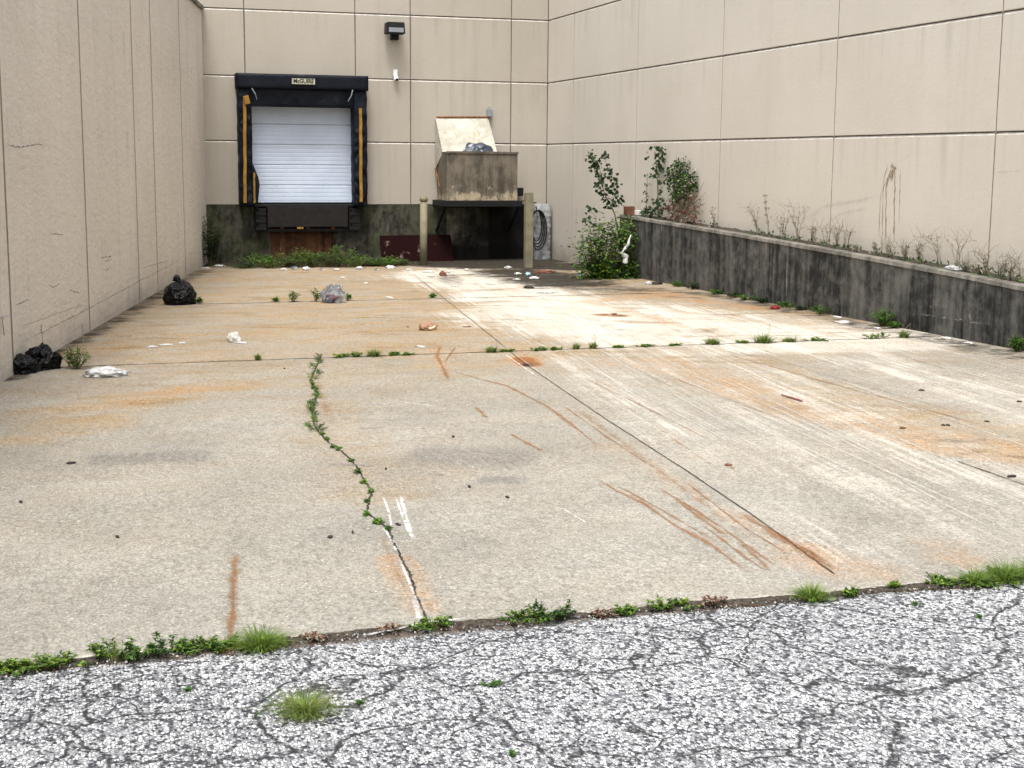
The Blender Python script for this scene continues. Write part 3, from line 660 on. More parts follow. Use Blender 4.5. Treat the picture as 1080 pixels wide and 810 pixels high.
# solid body behind (closed box)
A = [lp(0, -0.6, -.03), lp(us[-1], -.6, -.03), lp(us[-1], -.6, -.6), lp(0, -.6, -.6)]; B = [p + Vector((0, 0, ZL + .58)) for p in A]
for q in (A[::-1], B, [A[0], A[1], B[1], B[0]], [A[1], A[2], B[2], B[1]], [A[2], A[3], B[3], B[2]], [A[3], A[0], B[0], B[3]]): mb.face(q, M['joint'])
for k, (p, wd) in enumerate([([(5, 151), (12, 154), (22, 155), (33, 153), (43, 152), (48, 158)], .02), ([(50, 300), (55, 303), (63, 299)], .02), ([(73, 306), (84, 309)], .02), ([(16, 322), (30, 316)], .02),
                             ([(110, 276), (118, 273)], .02), ([(106, 272), (118, 270)], .02), ([(11, 367), (94, 325), (147, 296), (194, 272)], .014), ([(20, 345), (90, 320)], .01), ([(50, 247), (68, 247)], .015), ([(112, 285), (114, 284)], .05),
                             ([(148, 283), (180, 274)], .012)]):
    ribbon(mb, [atl(*q, 0) for q in p], wd, M['ink'], LN, .006, k, .05, .006)
for k, (x, wd) in enumerate([(149, .06), (166, .16), (175, .10), (193, .14), (200, .1), (116, .05)]):
    p0, p1 = atl(x - 8, 5), atl(x, 290); ribbon(mb, [p0, p0.lerp(p1, .5), p1], wd, M['faint'], LN, 0, 60 + k, .2, .005)
for k_, u in enumerate(keep[1:-1]): ribbon(mb, [lp(u, -.3), lp(u, ZL - .01)], .045, M['sealant'], LN, 0, k_, 1.0, .003)
lw = mb.build('left_wall'); tag(lw, 'rough beige concrete wall with vertical joints along the left side', 'wall')
mb = MB()
A = [lp(0.03, ZL, .05), lp(us[-1], ZL, .05), lp(us[-1], ZL, -.65), lp(0.03, ZL, -.65)]; B = [p + Vector((0, 0, .07)) for p in A]
for q in (A[::-1], B, [A[0], A[1], B[1], B[0]], [A[1], A[2], B[2], B[1]], [A[2], A[3], B[3], B[2]], [A[3], A[0], B[0], B[3]]): mb.face(q, M['cap'])
mb.build('coping', lw)

# retaining wall
top = [(658, 226.3), (690, 232), (780, 246.6), (893.5, 266.4), (1015.6, 289), (1080, 302)]
TP = [atx(x, y, XF) for x, y in top]; TP[0].y = 24.6
m_ = (TP[-1].z - TP[-2].z) / (TP[-1].y - TP[-2].y); TP.append(Vector((XF, 5.5, TP[-1].z + m_ * (5.5 - TP[-1].y) * .6)))
def rz(y):
    for a, b in zip(TP, TP[1:]):
        if b.y <= y <= a.y: return b.z + (a.z - b.z) * (y - b.y) / (a.y - b.y)
    return TP[0].z if y > TP[0].y else TP[-1].z
mb = MB(); ysr = np.arange(24.6, 5.4, -0.12)
for y0, y1 in zip(ysr, ysr[1:]):
    z0, z1 = rz(y0) - .05, rz(y1) - .05
    for za, zc in ((0, .5), (.5, 1)):
        f = lambda y, z: Vector((XF + .006 * noise.noise(Vector((y * 3, z * 3, 0))), y, z))
        b0, b1 = -.5, -.5
        mb.face([f(y0, b0 + (z0 - b0) * za), f(y1, b1 + (z1 - b1) * za), f(y1, b1 + (z1 - b1) * zc), f(y0, b0 + (z0 - b0) * zc)], M['ret'])
mb.face([(XF + .2, 24.6, -.5), (XF, 24.6, -.5), (XF, 24.6, rz(24.6) - .05), (XF + .2, 24.6, rz(24.6) - .05)], M['ret'])
mb.face([(XF + .2, 5.4, -.5), (XF, 5.4, -.5), (XF, 5.4, rz(5.5) - .05), (XF + .2, 5.4, rz(5.5) - .05)], M['ret'])
fx = lambda px, py: atx(px, py, XF - .006)
for k, (p, wd) in enumerate([([(797, 267), (807, 266)], .02), ([(874, 271), (880, 272)], .02), ([(884, 273), (910, 277)], .015), ([(913, 288), (911, 310), (909, 335)], .05), ([(955, 330), (1000, 335), (1060, 345)], .05), ([(980, 322), (990, 328)], .03),
                             ([(1022, 322), (1024, 340), (1020, 360)], .08), ([(970, 293), (975, 291)], .03), ([(788, 297), (791, 297)], .06), ([(796, 285), (796, 305)], .05)]):
    ribbon(mb, [fx(*q) for q in p], wd, M['whitef'], XN, .001, k, .05)
rw = mb.build('retaining_wall'); tag(rw, 'low black streaked concrete retaining wall with pale cap along the right side', 'retaining wall')
mb = MB()
for y0, y1 in zip(ysr, ysr[1:]):
    z0, z1 = rz(y0), rz(y1); a = .012 * noise.noise(Vector((y0 * 2, 0, 5))); b = .012 * noise.noise(Vector((y1 * 2, 0, 5)))
    mb.face([(XF - .012 + a, y0, z0 - .05), (XF - .012 + b, y1, z1 - .05), (XF - .006 + b, y1, z1 - .006), (XF - .006 + a, y0, z0 - .006)], M['cap'])
    mb.face([(XF - .006 + a, y0, z0 - .006), (XF - .006 + b, y1, z1 - .006), (XF + .02, y1, z1), (XF + .02, y0, z0)], M['cap'])
    mb.face([(XF + .02, y0, z0), (XF + .02, y1, z1), (XF + .17, y1, z1 - .004), (XF + .17, y0, z0 - .004)], M['cap'])
mb.face([(XF - .012, 24.6, rz(24.6) - .05), (XF + .17, 24.6, rz(24.6) - .05), (XF + .17, 24.6, rz(24.6)), (XF - .006, 24.6, rz(24.6) - .006)], M['cap'])
mb.build('cap', rw)['label'] = 'pale weathered top edge'
mb = MB()
for y0, y1 in zip(ysr, ysr[1:]):
    z0, z1 = rz(y0) - .02, rz(y1) - .02; n0 = .02 * noise.noise(Vector((y0 * 4, 0, 0))); n1 = .02 * noise.noise(Vector((y1 * 4, 0, 0)))
    mb.face([(XF + .165, y0, z0 + n0), (XF + .165, y1, z1 + n1), (XR - .002, y1, z1 + .04 + n1), (XR - .002, y0, z0 + .04 + n0)], M['soil'])
mb.face([(XR - .002, 24.6, -.4), (XF + .165, 24.6, -.4), (XF + .165, 24.6, rz(24.6) - .02), (XR - .002, 24.6, rz(24.6) + .02)], M['soil'])
so_ = mb.build('soil_strip'); so_['kind'] = 'structure'

# ------------------------------------------------------------------ loading dock fittings
YS = YB - .42
ds = empty('dock_shelter', (at(319, 217, YB - .2).x, YB - .05, ZF))
tag(ds, 'dark navy vinyl dock shelter with yellow stripes framing the white loading door', 'dock shelter')
def pad(name, x0, x1, z0, z1, yf, yb, nxs, nzs, amp, sc, parent, mat, seed=0, slant=0):
    m = MB(); vs = []; fs = []
    for j in range(nzs + 1):
        for i in range(nxs + 1):
            u, v = i / nxs, j / nzs; x = x0 + (x1 - x0) * u; z = z0 + (z1 - z0) * v
            e = min(u, 1 - u, .12) / .12; e2 = min(v, 1 - v, .06) / .06
            d = amp * (noise.noise(Vector((x * sc, z * sc * .6, seed))) + .7 * (1 - 2 * abs(noise.noise(Vector(((x + z * .7) * sc * 1.6, (z - x) * sc * .9, seed + 3))))))
            vs.append((x + amp * .3 * noise.noise(Vector((z * 5, seed, i))) , yf + d + slant * (1 - v) + (1 - e) * .03 + (1 - e2) * .02, z + amp * .3 * noise.noise(Vector((x * 4, seed, 9))) * (j in (0, nzs))))
    for j in range(nzs):
        for i in range(nxs): a = j * (nxs + 1) + i; fs.append((a, a + 1, a + nxs + 2, a + nxs + 1))
    n0 = len(vs); rim = [i for i in range(nxs + 1)] + [j * (nxs + 1) + nxs for j in range(1, nzs + 1)] + [nzs * (nxs + 1) + i for i in range(nxs - 1, -1, -1)] + [j * (nxs + 1) for j in range(nzs - 1, 0, -1)]
    for k in rim: p = vs[k]; vs.append((p[0], yb, p[2]))
    for k in range(len(rim)): a, b = rim[k], rim[(k + 1) % len(rim)]; fs.append((b, a, n0 + k, n0 + (k + 1) % len(rim)))
    m.add(vs, fs, mat); o = m.build(name, parent, True); return o
hx0, hx1 = at(249.5, 77, YS).x, at(388.5, 82, YS).x; ht = at(300, 78, YS).z; hb = at(300, 94, YS).z; zlo = at(300, 218, YS).z
pad('head_pad', hx0, hx1, hb, ht, YS - .03, YB - .005, 40, 8, .012, 3, ds, M['vinyl'])
sx0, sx1 = at(266.5, 150, YS).x, at(374, 150, YS).x
# side pads: outer cloth bulging, gathered at the head
for k, (a, b) in enumerate(((hx0 + .03, sx0), (sx1, hx1 - .02))):
    pad('side_pad', a, b, zlo, hb + .01, YS + .02, YB - .005, 14, 70, .05, 4, ds, M['vinyl'], 5 + k)
pad('head_curtain', sx0 - .07, sx1 + .07, at(300, 112, YS).z, hb + .02, YS + .03, YS + .09, 50, 14, .035, 3.2, ds, M['vinyl'], 11, .05)
def stripe(px, y0, y1, wd, bendtop=0):
    wd *= .72
    m = MB(); a, b = at(px, y0, YS - .03), at(px + .5, y1, YS - .03); n = 24; vs = []; fs = []
    for i in range(n + 1):
        p = a.lerp(b, i / n); dxx = .012 * noise.noise(Vector((i * .3, px, 0))); ww = wd * (1 + .15 * noise.noise(Vector((i * .5, px, 4))))
        vs += [(p.x - ww + dxx, YS - .035, p.z), (p.x + ww + dxx, YS - .04, p.z), (p.x + ww + dxx, YS - .01, p.z), (p.x - ww + dxx, YS - .01, p.z)]
    for i in range(n):
        q = i * 4
        for s_ in range(4): fs.append((q + s_, q + (s_ + 1) % 4, q + 4 + (s_ + 1) % 4, q + 4 + s_))
    m.add(vs, fs, M['yellow'])
    if bendtop:
        p = a; m.box((p.x - .02, YS - .09, p.z - .13), (p.x + .09, YS - .045, p.z + .04), M['yellow'], .008, Matrix.Rotation(math.radians(-14), 3, 'Y'))
    return m.build('guide_stripe', ds)
stripe(258, 103, 214, .042, 1); stripe(380.3, 114, 213, .042)
stripe(268, 182, 214, .025)
# grommet straps at both curtain corners
for (x0, y0, x1, y1) in ((265.5, 93, 271, 105), (372, 95, 367, 107)):
    m = MB(); m.tube([at(x0, y0, YS - .03), at((x0 + x1) / 2 + 1, (y0 + y1) / 2, YS - .05), at(x1, y1, YS - .02)], .012, .008, M['lgrey'], 6); m.build('strap', ds)
# torn flap on the lower left pad
m = MB(); pts = [(266, 172), (268, 176), (270, 181), (272.5, 187), (274, 195), (273, 205), (272, 214), (266, 216)]
fr = [at(x, y, YS + .04) for x, y in pts]; bk = [p + Vector((0, .03, 0)) for p in fr]
m.face(fr[::-1], M['vinyl']); m.face(bk, M['vinyl'])
for i in range(len(fr)): j = (i + 1) % len(fr); m.face([fr[i], fr[j], bk[j], bk[i]], M['vinyl'])
m.build('torn_flap', ds)
def text_mesh(s, h, name, parent, mat, origin, ww=None, y=0.0):
    cu = bpy.data.curves.new('t', 'FONT'); cu.body = s; cu.size = h; cu.align_x = 'CENTER'; cu.align_y = 'CENTER'; cu.extrude = .002; cu.offset = h * .028
    to = bpy.data.objects.new('t', cu); COL.objects.link(to); bpy.context.view_layer.update()
    me = bpy.data.meshes.new_from_object(to.evaluated_get(bpy.context.evaluated_depsgraph_get())); bpy.data.objects.remove(to)
    me.name = name; xs_ = [v.co.x for v in me.vertices]; kx = (ww / (max(xs_) - min(xs_))) if ww else 1
    rot = Matrix.Rotation(math.pi / 2, 4, 'X')
    me.transform(Matrix.Translation(origin) @ rot @ Matrix.Diagonal((kx, 1, 1, 1)))
    me.materials.clear(); me.materials.append(mat); o = bpy.data.objects.new(name, me); COL.objects.link(o); o.parent = parent; o.matrix_parent_inverse = Matrix.Translation(-parent.location)
    return o
sa, sb = at(307.5, 82, YS - .06), at(332.5, 89.5, YS - .06)
m = MB(); m.box((sa.x, YS - .075, sb.z), (sb.x, YS - .045, sa.z), M['cream'], .004); sg = m.build('sign_plate', ds)
m = MB(); w2 = .008
for q in (((sa.x, sa.z - w2), (sb.x, sa.z)), ((sa.x, sb.z), (sb.x, sb.z + w2)), ((sa.x, sb.z + w2), (sa.x + w2, sa.z - w2)), ((sb.x - w2, sb.z + w2), (sb.x, sa.z - w2))):
    m.box((q[0][0], YS - .079, q[0][1]), (q[1][0], YS - .0752, q[1][1]), M['black'])
m.build('sign_border', sg)
text_mesh('McGUIRE', (sa.z - sb.z) * .88, 'sign_lettering', sg, M['black'], Vector(((sa.x + sb.x) / 2, YS - .078, (sa.z + sb.z) / 2)), (sb.x - sa.x) * .86)

# leveller and bumpers
lv_ = empty('dock_leveler', (at(320, 240).x, YB - .1, ZF)); tag(lv_, 'dark steel dock leveler lip hanging below the white loading door', 'dock leveler')
la, lb = at(282, 218, YB - .22), at(367, 239, YB - .22)
m = MB(); m.box((la.x, YB - .23, lb.z), (lb.x, YB - .18, la.z), M['steeldark'], .006); m.build('lip', lv_)
m = MB(); m.box((la.x - .25, YB - .2, la.z + .0), (lb.x + .25, YB + .09, la.z + .035), M['black'], .004); m.build('deck', lv_)
m = MB(); m.box((la.x, YB - .17, lb.z - .10), (lb.x, YB - .035, lb.z - .04), M['black'], .006)
for q in (.18, .5, .82): m.box((la.x + (lb.x - la.x) * q - .03, YB - .175, lb.z - .04), (la.x + (lb.x - la.x) * q + .03, YB - .10, la.z), M['rust'])
m.build('frame', lv_)
m = MB(); q = at(317, 240.5, YB - .24); m.box((q.x - .07, q.y, q.z - .02), (q.x + .06, q.y + .03, q.z + .02), M['yellow'], .004); m.build('tag_plate', lv_)
for k, (x0, x1) in enumerate(((269.5, 281), (368.5, 380.5))):
    a, b = at(x0, 220, YB - .3), at(x1, 243, YB - .3); m = MB()
    nb_ = 6
    for i in range(nb_):
        z0 = b.z + (a.z - b.z) * i / nb_; m.box((a.x, YB - .3 + .01 * (i % 2), z0 + .003), (b.x, YB - .055, z0 + (a.z - b.z) / nb_), M['rubber'], .008)
    m.box((a.x + .02, YB - .29, b.z - .02), (a.x + .05, YB - .06, a.z + .02), M['steeldark'])
    o = m.build('dock_bumper'); origin_to(o, ((a.x + b.x) / 2, YB - .06, b.z))
    tag(o, ('black laminated rubber bumper left of the dock leveler', 'black laminated rubber bumper right of the dock leveler')[k], 'dock bumper', 'rubber bumpers beside the dock leveler')

# ------------------------------------------------------------------ hopper
YH = YB - .92
hp = empty('waste_hopper', (at(500, 212, YB - .4).x, YB - .3, at(500, 212, YB - .4).z)); tag(hp, 'grease-stained steel waste hopper with white hood mounted on the back wall', 'waste hopper')
ta, tb = at(471.5, 160, YH), at(546, 160.5, YH); bb = at(510, 211.5, YH)
x0, x1, zt_, zb_ = ta.x, tb.x, ta.z, bb.z
th = .02
m = MB()
m.box((x0, YH, zb_), (x1, YH + th, zt_), M['hopper'], .004)
m.build('front_panel', hp)
for xx in (x0, x1 - th):
    m = MB(); m.box((xx, YH + th + .001, zb_), (xx + th, YB - .05, zt_), M['hopper'], .003); m.build('side_panel', hp)
m = MB(); m.box((x0 + .021, YH + .021, zb_ + .05), (x1 - .021, YB - .06, zb_ + .075), M['black']); m.build('bottom', hp)
m = MB()
m.box((x0 - .015, YH - .02, zt_ - .035), (x1 + .015, YH - .001, zt_ + .012), M['hopper'], .004); m.build('rim', hp)
# ledge and sloping pan beneath
m = MB(); q0 = at(467, 213, YH - .05); q1 = at(551, 218, YH - .05)
m.box((q0.x, YH - .06, q1.z), (q1.x, YB - .06, zb_ - .004), M['black'], .01); m.build('support_ledge', hp)
for px in (469.5, 547.5):
    q = at(px, 214, YH + .1); m = MB(); m.tube([(q.x, YH + .1, q1.z), (q.x, YB - .07, q1.z - .55)], .03, .03, M['black'], 6); m.build('brace', hp)
# hood
a = at(460, 124, YB - .03); b = at(514, 124, YB - .03); YM = YB - .52
c = at(523.5, 160, YM); d = at(467.5, 161, YM)
m = MB(); nn = Vector((0, -.014, .010)); F4 = [a, b, c, d]; B4 = [p - nn * 1.6 for p in F4]
m.face(F4[::-1], M['hood']); m.face(B4, M['hood'])
for i in range(4): j = (i + 1) % 4; m.face([F4[i], F4[j], B4[j], B4[i]], M['hood'])
m.tube([a + nn, b + nn], .016, .016, M['rust'], 6); m.build('hood', hp)
for s_, (p, q) in enumerate(((a, d), (b, c))):
    w0 = Vector((p.x, YB - .03, zt_ - .35)); m = MB(); poly = [p, q, Vector((q.x, YM, zt_ - .02)), w0]
    o2 = Vector(((-.015 if s_ == 0 else .015), 0, 0)); P2 = [v + o2 for v in poly]
    m.face(poly, M['hood']); m.face(P2[::-1], M['hood'])
    for i in range(4): j = (i + 1) % 4; m.face([poly[i], poly[j], P2[j], P2[i]], M['hood'])
    m.build('hood_side', hp)
m = MB(); m.tube([at(459, 178, YB - .05), at(468, 213, YB - .5)], .018, .018, M['rust'], 6); m.build('brace_rod', hp)
m = MB(); q = at(549.5, 202, YB - .2); m.box((q.x - .06, YB - .2, q.z - .1), (q.x + .06, YB - .06, q.z + .08), M['black'], .01); o = m.build('junction_box'); origin_to(o, (q.x, YB - .06, q.z))
tag(o, 'small black box on the wall beside the lower right corner of the hopper', 'electrical box')
# conduit box
q = at(517, 119, YB - .1); eb = empty('conduit_box', (q.x, YB, q.z)); tag(eb, 'small grey electrical box with thin conduit above the hopper hood', 'electrical box')
m = MB(); m.box((q.x - .055, YB - .1, q.z - .08), (q.x + .055, YB + .0, q.z + .08), M['lgrey'], .012); m.build('box', eb)
m = MB(); m.tube([(q.x, YB - .04, q.z - .06), (q.x, YB - .04, at(517, 158, YB).z), (q.x + .25, YB - .06, at(517, 163, YB).z)], .016, .016, M['lgrey'], 8); m.build('conduit', eb)
m = MB(); m.tube([(q.x, YB - .03, q.z + .07), (q.x, YB - .03, q.z + .12)], .03, .02, M['lgrey'], 8); m.build('fitting', eb)

# ------------------------------------------------------------------ crumpled things
def crumple(name, p, sx, sy, sz, mat, seed, amp=.35, fold=3.0, sub=4, knot=0, parent=None, rot=0.0, sag=.25):
    bm = bmesh.new(); bmesh.ops.create_icosphere(bm, subdivisions=sub, radius=1)
    ca_, sa_ = math.cos(rot), math.sin(rot)
    for v in bm.verts:
        n = v.co.normalized(); q = n * fold * .5 + Vector((seed * 3.1, seed * 1.7, seed))
        r = 1 + amp * (noise.noise(q) - .55 * (abs(noise.noise(q * 2.0)) * 2 - .5) - .16 * (abs(noise.noise(q * 5.5)) * 2 - .5))
        v.co = n * r
        if knot and n.z > .8: v.co.z += (n.z - .8) * 2.2 * knot; v.co.x *= 1 - (n.z - .8) * 3.4; v.co.y *= 1 - (n.z - .8) * 3.4
        z = v.co.z
        if z < -.45: v.co.z = -.45 + (z + .45) * .12; v.co.x *= 1 + sag * .4; v.co.y *= 1 + sag * .4
        x, y = v.co.x * sx, v.co.y * sy
        v.co = Vector((x * ca_ - y * sa_, x * sa_ + y * ca_, (v.co.z + .50) * sz))
    m = MB(); m.bm(bm, mat); o = m.build(name, None, True); o.location = p
    if parent: o.parent = parent; o.matrix_parent_inverse = Matrix()
    return o
def scrap(name, px, py, wpx, hpx, mat, seed, label, cat='litter', group=None, dep=None, amp=.5, pos=None):
    p = pos or gr(px, py); s = mpp(p)
    sx = wpx * s / 2 * .85; sz = max(hpx * s * .38, .008); sy = dep if dep else max(sx * .7, .04)
    o = crumple(name, p, sx, sy, sz, mat, seed, amp, 4.0, 3, 0, None, rnd.uniform(-.4, .4)); tag(o, label, cat, group); return o

# black bag by the left wall: body, knotted neck
p = gr(190, 321); s = mpp(p)
o = crumple('rubbish_bag', p + Vector((0, .1, 0)), 20 * s * .80, .29, 15.5 * s * .92, M['bagk'], 3, .22, 3.4, 5, .55); tag(o, 'plump black rubbish bag standing against the left wall', 'rubbish bag')
kb = crumple('knot', (-.03, 0, 15.5 * s * 1.46), .05, .045, .06, M['bagk'], 4, .5, 5, 3, 0, o)
p = gr(22, 394); s = mpp(p)
o = crumple('rubbish_bag', p + Vector((-.02, .05, 0)), .15, .15, .115, M['bagk'], 8, .3, 3.5, 5); tag(o, 'small slumped black bag in the lower left against the wall, left of its pair', 'rubbish bag')
o = crumple('rubbish_bag', gr(44, 390) + Vector((0, .06, 0)), .16, .13, .145, M['bagk'], 12, .38, 3.5, 5, .2, None, .5); tag(o, 'small crumpled black bag lying right of its pair, beside the leafy weed', 'rubbish bag')
o = crumple('plastic_bag', gr(111, 397), .165, .09, .055, M['bagw'], 21, .5, 5, 4); tag(o, 'flattened white plastic bag on the concrete in front of the leafy weed', 'plastic bag')
o = crumple('plastic_bag', gr(352, 319), .165, .17, .165, M['bagc'], 25, .4, 5, 4)
for q_ in ((-.07, .0, .02, 'lgrey'), (.07, .03, .01, 'dk'), (.0, -.02, .09, 'paper'), (.02, -.06, .0, 'dk'), (-.03, .04, .07, 'black'), (-.02, -.08, .04, 'red')): crumple('rubbish', q_[:3], .06, .05, .055, M[q_[3]], 27 + q_[0], .4, 4, 2, 0, o); tag(o, 'clear crumpled plastic bag of rubbish on the joint in front of the dock', 'plastic bag')
rr_ = crumple('wrapper', gr(350, 318) + Vector((-.05, -.17, .07)), .07, .04, .04, M['red'], 26, .4, 5, 3); tag(rr_, 'red wrapper caught in the clear plastic bag', 'wrapper')
o = crumple('paper_bag', gr(451, 348), .105, .08, .065, M['bagb'], 31, .32, 5, 4); tag(o, 'crumpled brown paper bag alone in the middle of the yard', 'paper bag')
o = crumple('paper_scrap', gr(247, 361), .07, .05, .07, M['paper'], 33, .5, 5, 3); tag(o, 'upright white paper scrap left of the yard centre', 'paper scrap')
o.data.transform(Matrix.Shear('XY', 4, (0, 0)));
o2 = scrap('paper_scrap', 256, 362, 13, 2.5, M['paper'], 34, 'flat white paper strip beside the upright white scrap', 'paper scrap')
for k, (x, y, ww, lab) in enumerate([(160, 366, 12, 'leftmost'), (176, 364, 16, 'middle'), (192, 362, 9, 'rightmost')]):
    scrap('plastic_shred', x, y, ww, 2.0, M['bagw'], 40 + k, f'flat pale plastic shred, {lab} of the three trodden into the concrete left of centre', 'litter', 'pale shreds trodden into the concrete', .06)

# litter under and round the hopper
LIT = [(452, 287, 18, 3, 'paper', 'white trampled paper at the foot of the left post'), (467, 291, 8, 9, 'brown', 'crumpled brown carton right of the left post'),
       (474, 288, 9, 5, 'paper', 'white paper cup lying against the brown carton'), (455, 292, 8, 4, 'paper', 'small white paper ball just in front of the left post'),
       (492, 285, 7, 3, 'paper', 'small white scrap right of the brown carton'), (480, 302, 9, 3, 'paper', 'white scrap in the pale stain in front of the left post'),
       (536, 283, 9, 4, 'bagw', 'pale litter ball with yellow tint left of the right post'), (546, 289, 8, 3, 'paper', 'small white scrap on the black grease left of the right post'),
       (557, 290, 7, 5, 'teal', 'pale blue cup at the foot of the right post'), (563, 294, 11, 4, 'paper', 'white folded napkin right of the right post'),
       (545, 295, 9, 2, 'paper', 'thin grey-white scrap on the grease stain, left of the black wrapper'), (558, 304, 12, 5, 'dk', 'black wrapper beside the long white board'),
       (577, 309, 26, 3, 'paper', 'long flat white board on the grease stain'), (518, 300, 6, 2, 'paper', 'tiny white scrap left of the grease stain'),
       (574, 288, 26, 6, 'brown', 'long brown board behind the right post'), (386, 299, 5, 2, 'paper', 'tiny white scrap right of the clear bag'), (410, 314, 6, 2, 'paper', 'tiny white scrap on the far joint'),
       (361, 293, 7, 2, 'paper', 'tiny white scrap behind the clear bag'), (444, 366, 6, 1.5, 'paper', 'tiny white fleck in front of the brown paper bag'), (502, 300, 4, 2, 'bagw', 'pale shred in the white stain')]
for k, (x, y, ww, hh, mt, lb_) in enumerate(LIT): scrap({'brown': 'cardboard_scrap', 'teal': 'plastic_cup'}.get(mt, 'litter_scrap'), x, y, ww, hh, M[mt], 100 + k, lb_, 'litter', None, .09)
LIT2 = [(299, 285, 8, 4, 'paper'), (311, 284, 9, 6, 'bagc'), (323, 285, 9, 6, 'bagw'), (340, 285, 7, 3, 'bagc'), (355, 285, 8, 3, 'paper'), (379, 284, 8, 5, 'paper'), (398, 285, 7, 3, 'bagc'), (412, 283, 11, 5, 'bagw'), (432, 285, 8, 3, 'paper')]
nm = ['first', 'second', 'third', 'fourth', 'fifth', 'sixth', 'seventh', 'eighth', 'ninth', 'tenth', 'eleventh', 'twelfth', 'thirteenth', 'fourteenth', 'fifteenth', 'sixteenth']
for k, (x, y, ww, hh, mt) in enumerate(LIT2): scrap('litter_scrap', x, y, ww, hh, M[mt], 140 + k, f'{"whitish" if mt != "bagc" else "clear grey"} litter scrap before the dock weeds, {nm[k]} from the left', 'litter', 'litter in front of the dock weeds', .08)
scrap('litter_scrap', 231, 281, 14, 3, M['paper'], 160, 'flat white paper in the far left corner of the yard', 'litter', None, .12)
scrap('litter_scrap', 217, 283, 10, 1.5, M['paper'], 161, 'dull flat paper at the foot of the far left corner', 'litter', None, .1)
for k, (x, y, ww, hh, mt, lb_) in enumerate([(684, 300, 9, 6, 'bagw', 'white bottle lying at the foot of the bush'), (693, 300, 14, 6, 'dk', 'dark green crushed bag right of the white bottle'), (728, 303, 8, 4, 'paper', 'small white scrap at the foot of the black wall right of the bush'),
        (751, 307, 8, 8, 'bagw', 'white crumpled bag in the weeds at the black wall'), (759, 309, 7, 4, 'red', 'small red and orange wrapper in the weeds at the black wall'), (787, 315, 6, 3, 'bagb', 'small tan wrapper left of the dark red can'),
        (817, 326, 11, 7, 'red', 'dark red crushed can on the concrete near the black wall'), (889, 340, 24, 3, 'paper', 'flat white paper sheets by the foot of the black wall'), (883, 335, 9, 3, 'paper', 'small white scrap behind the flat white sheets'),
        (998, 357, 13, 3, 'paper', 'left one of two small white scraps at the near foot of the black wall'), (1021, 362, 7, 3, 'paper', 'right one of two small white scraps at the near foot of the black wall'), (925, 346, 6, 2, 'paper', 'tiny white fleck below the bushy weed at the black wall'),
        (613, 291, 6, 3, 'teal', 'small pale blue scrap at the left foot of the bush'), (821, 417, 1, 1, 'red', 'thin red plastic strip on the right half of the floor')]):
    if ww == 1:
        m = MB(); ribbon(m, [gr(824, 417), gr(834, 420), gr(846, 424)], .025, M['red'], FN, .002, 3, .05, .01); oo = m.build('plastic_strip'); origin_to(oo, gr(835, 420)); tag(oo, lb_, 'litter')
    else: scrap('crushed_can' if 'can ' in lb_ else 'litter_scrap', x, y, ww, hh, M[mt], 170 + k, lb_, 'litter', None, .07)
# small dark stones and clods
ST = [(75, 489, 14, 4, 'dark flat stone on the near left concrete'), (348, 567, 8, 2.5, 'small black clod left of the jagged crack'), (420, 554, 5, 2.5, 'tiny black clod right of the jagged crack'), (478, 461, 5, 2.5, 'small black clod in the grey tyre smudge'),
      (495, 514, 5, 2.5, 'tiny black clod below the grey smudge'), (535, 525, 4, 2, 'tiny dark clod in the centre of the near slab'), (407, 495, 3, 2, 'tiny dark clod right of the middle of the crack'), (372, 562, 3, 2, 'tiny dark clod beside the crack'),
      (972, 412, 10, 4, 'black clod far right on the streaked concrete'), (1067, 503, 20, 4, 'dark flat clod at the right edge of the floor'), (995, 449, 5, 3, 'small dark clod among the white streaks'), (1000, 449, 4, 3, 'second small dark clod among the white streaks'),
      (1041, 445, 6, 3, 'dark clod right of the small pair on the streaks'), (1075, 424, 10, 5, 'dark clod at the upper right edge of the floor'), (952, 452, 12, 2, 'brown flat flake on the streaked concrete'), (768, 491, 12, 4, 'reddish flake right of the long joint'),
      (648, 332, 10, 5, 'dark rusty lump in the white stain'), (493, 345, 13, 2.5, 'brown leaf litter right of the brown paper bag'), (22, 530, 5, 2, 'tiny dark clod near the left edge of the floor'), (124, 567, 4, 2, 'tiny dark clod in the lower left of the floor'),
      (300, 389, 3, 2, 'tiny dark clod left of the top of the crack'), (430, 345, 4, 2, 'tiny brown clod left of the paper bag')]
for k, (x, y, ww, hh, lb_) in enumerate(ST): scrap('clod', x, y, ww * .75, hh * .6, M['brown'] if 'brown' in lb_ or 'redd' in lb_ or 'rust' in lb_ else M['dk'], 200 + k, lb_, 'clod', 'clods and stones on the concrete', .02)

# ------------------------------------------------------------------ wall light, camera, posts, plate, bundle
q0, q1 = at(407.5, 23, YB - .35), at(427, 36, YB - .35); wl = empty('wall_light', ((q0.x + q1.x) / 2, YB, q1.z)); tag(wl, 'black boxy wall light high on the beige back wall', 'wall light')
m = MB(); bm = bmesh.new(); bmesh.ops.create_cube(bm, size=1)
for v in bm.verts:
    f_ = .92 if v.co.z > 0 else 1.0
    v.co = Vector((v.co.x * (q1.x - q0.x) * f_ + (q0.x + q1.x) / 2, v.co.y * .32 + YB - .26 - (.0 if v.co.z < 0 else -.02), v.co.z * (q0.z - q1.z) + (q0.z + q1.z) / 2))
bmesh.ops.bevel(bm, geom=bm.edges[:], offset=.012, segments=2, affect='EDGES'); m.bm(bm, M['black']); m.build('housing', wl)
m = MB(); m.box((q0.x + .04, YB - .424, q1.z + .03), (q1.x - .04, YB - .4195, q1.z + .12), M['lgrey'], .0); m.build('lens', wl)
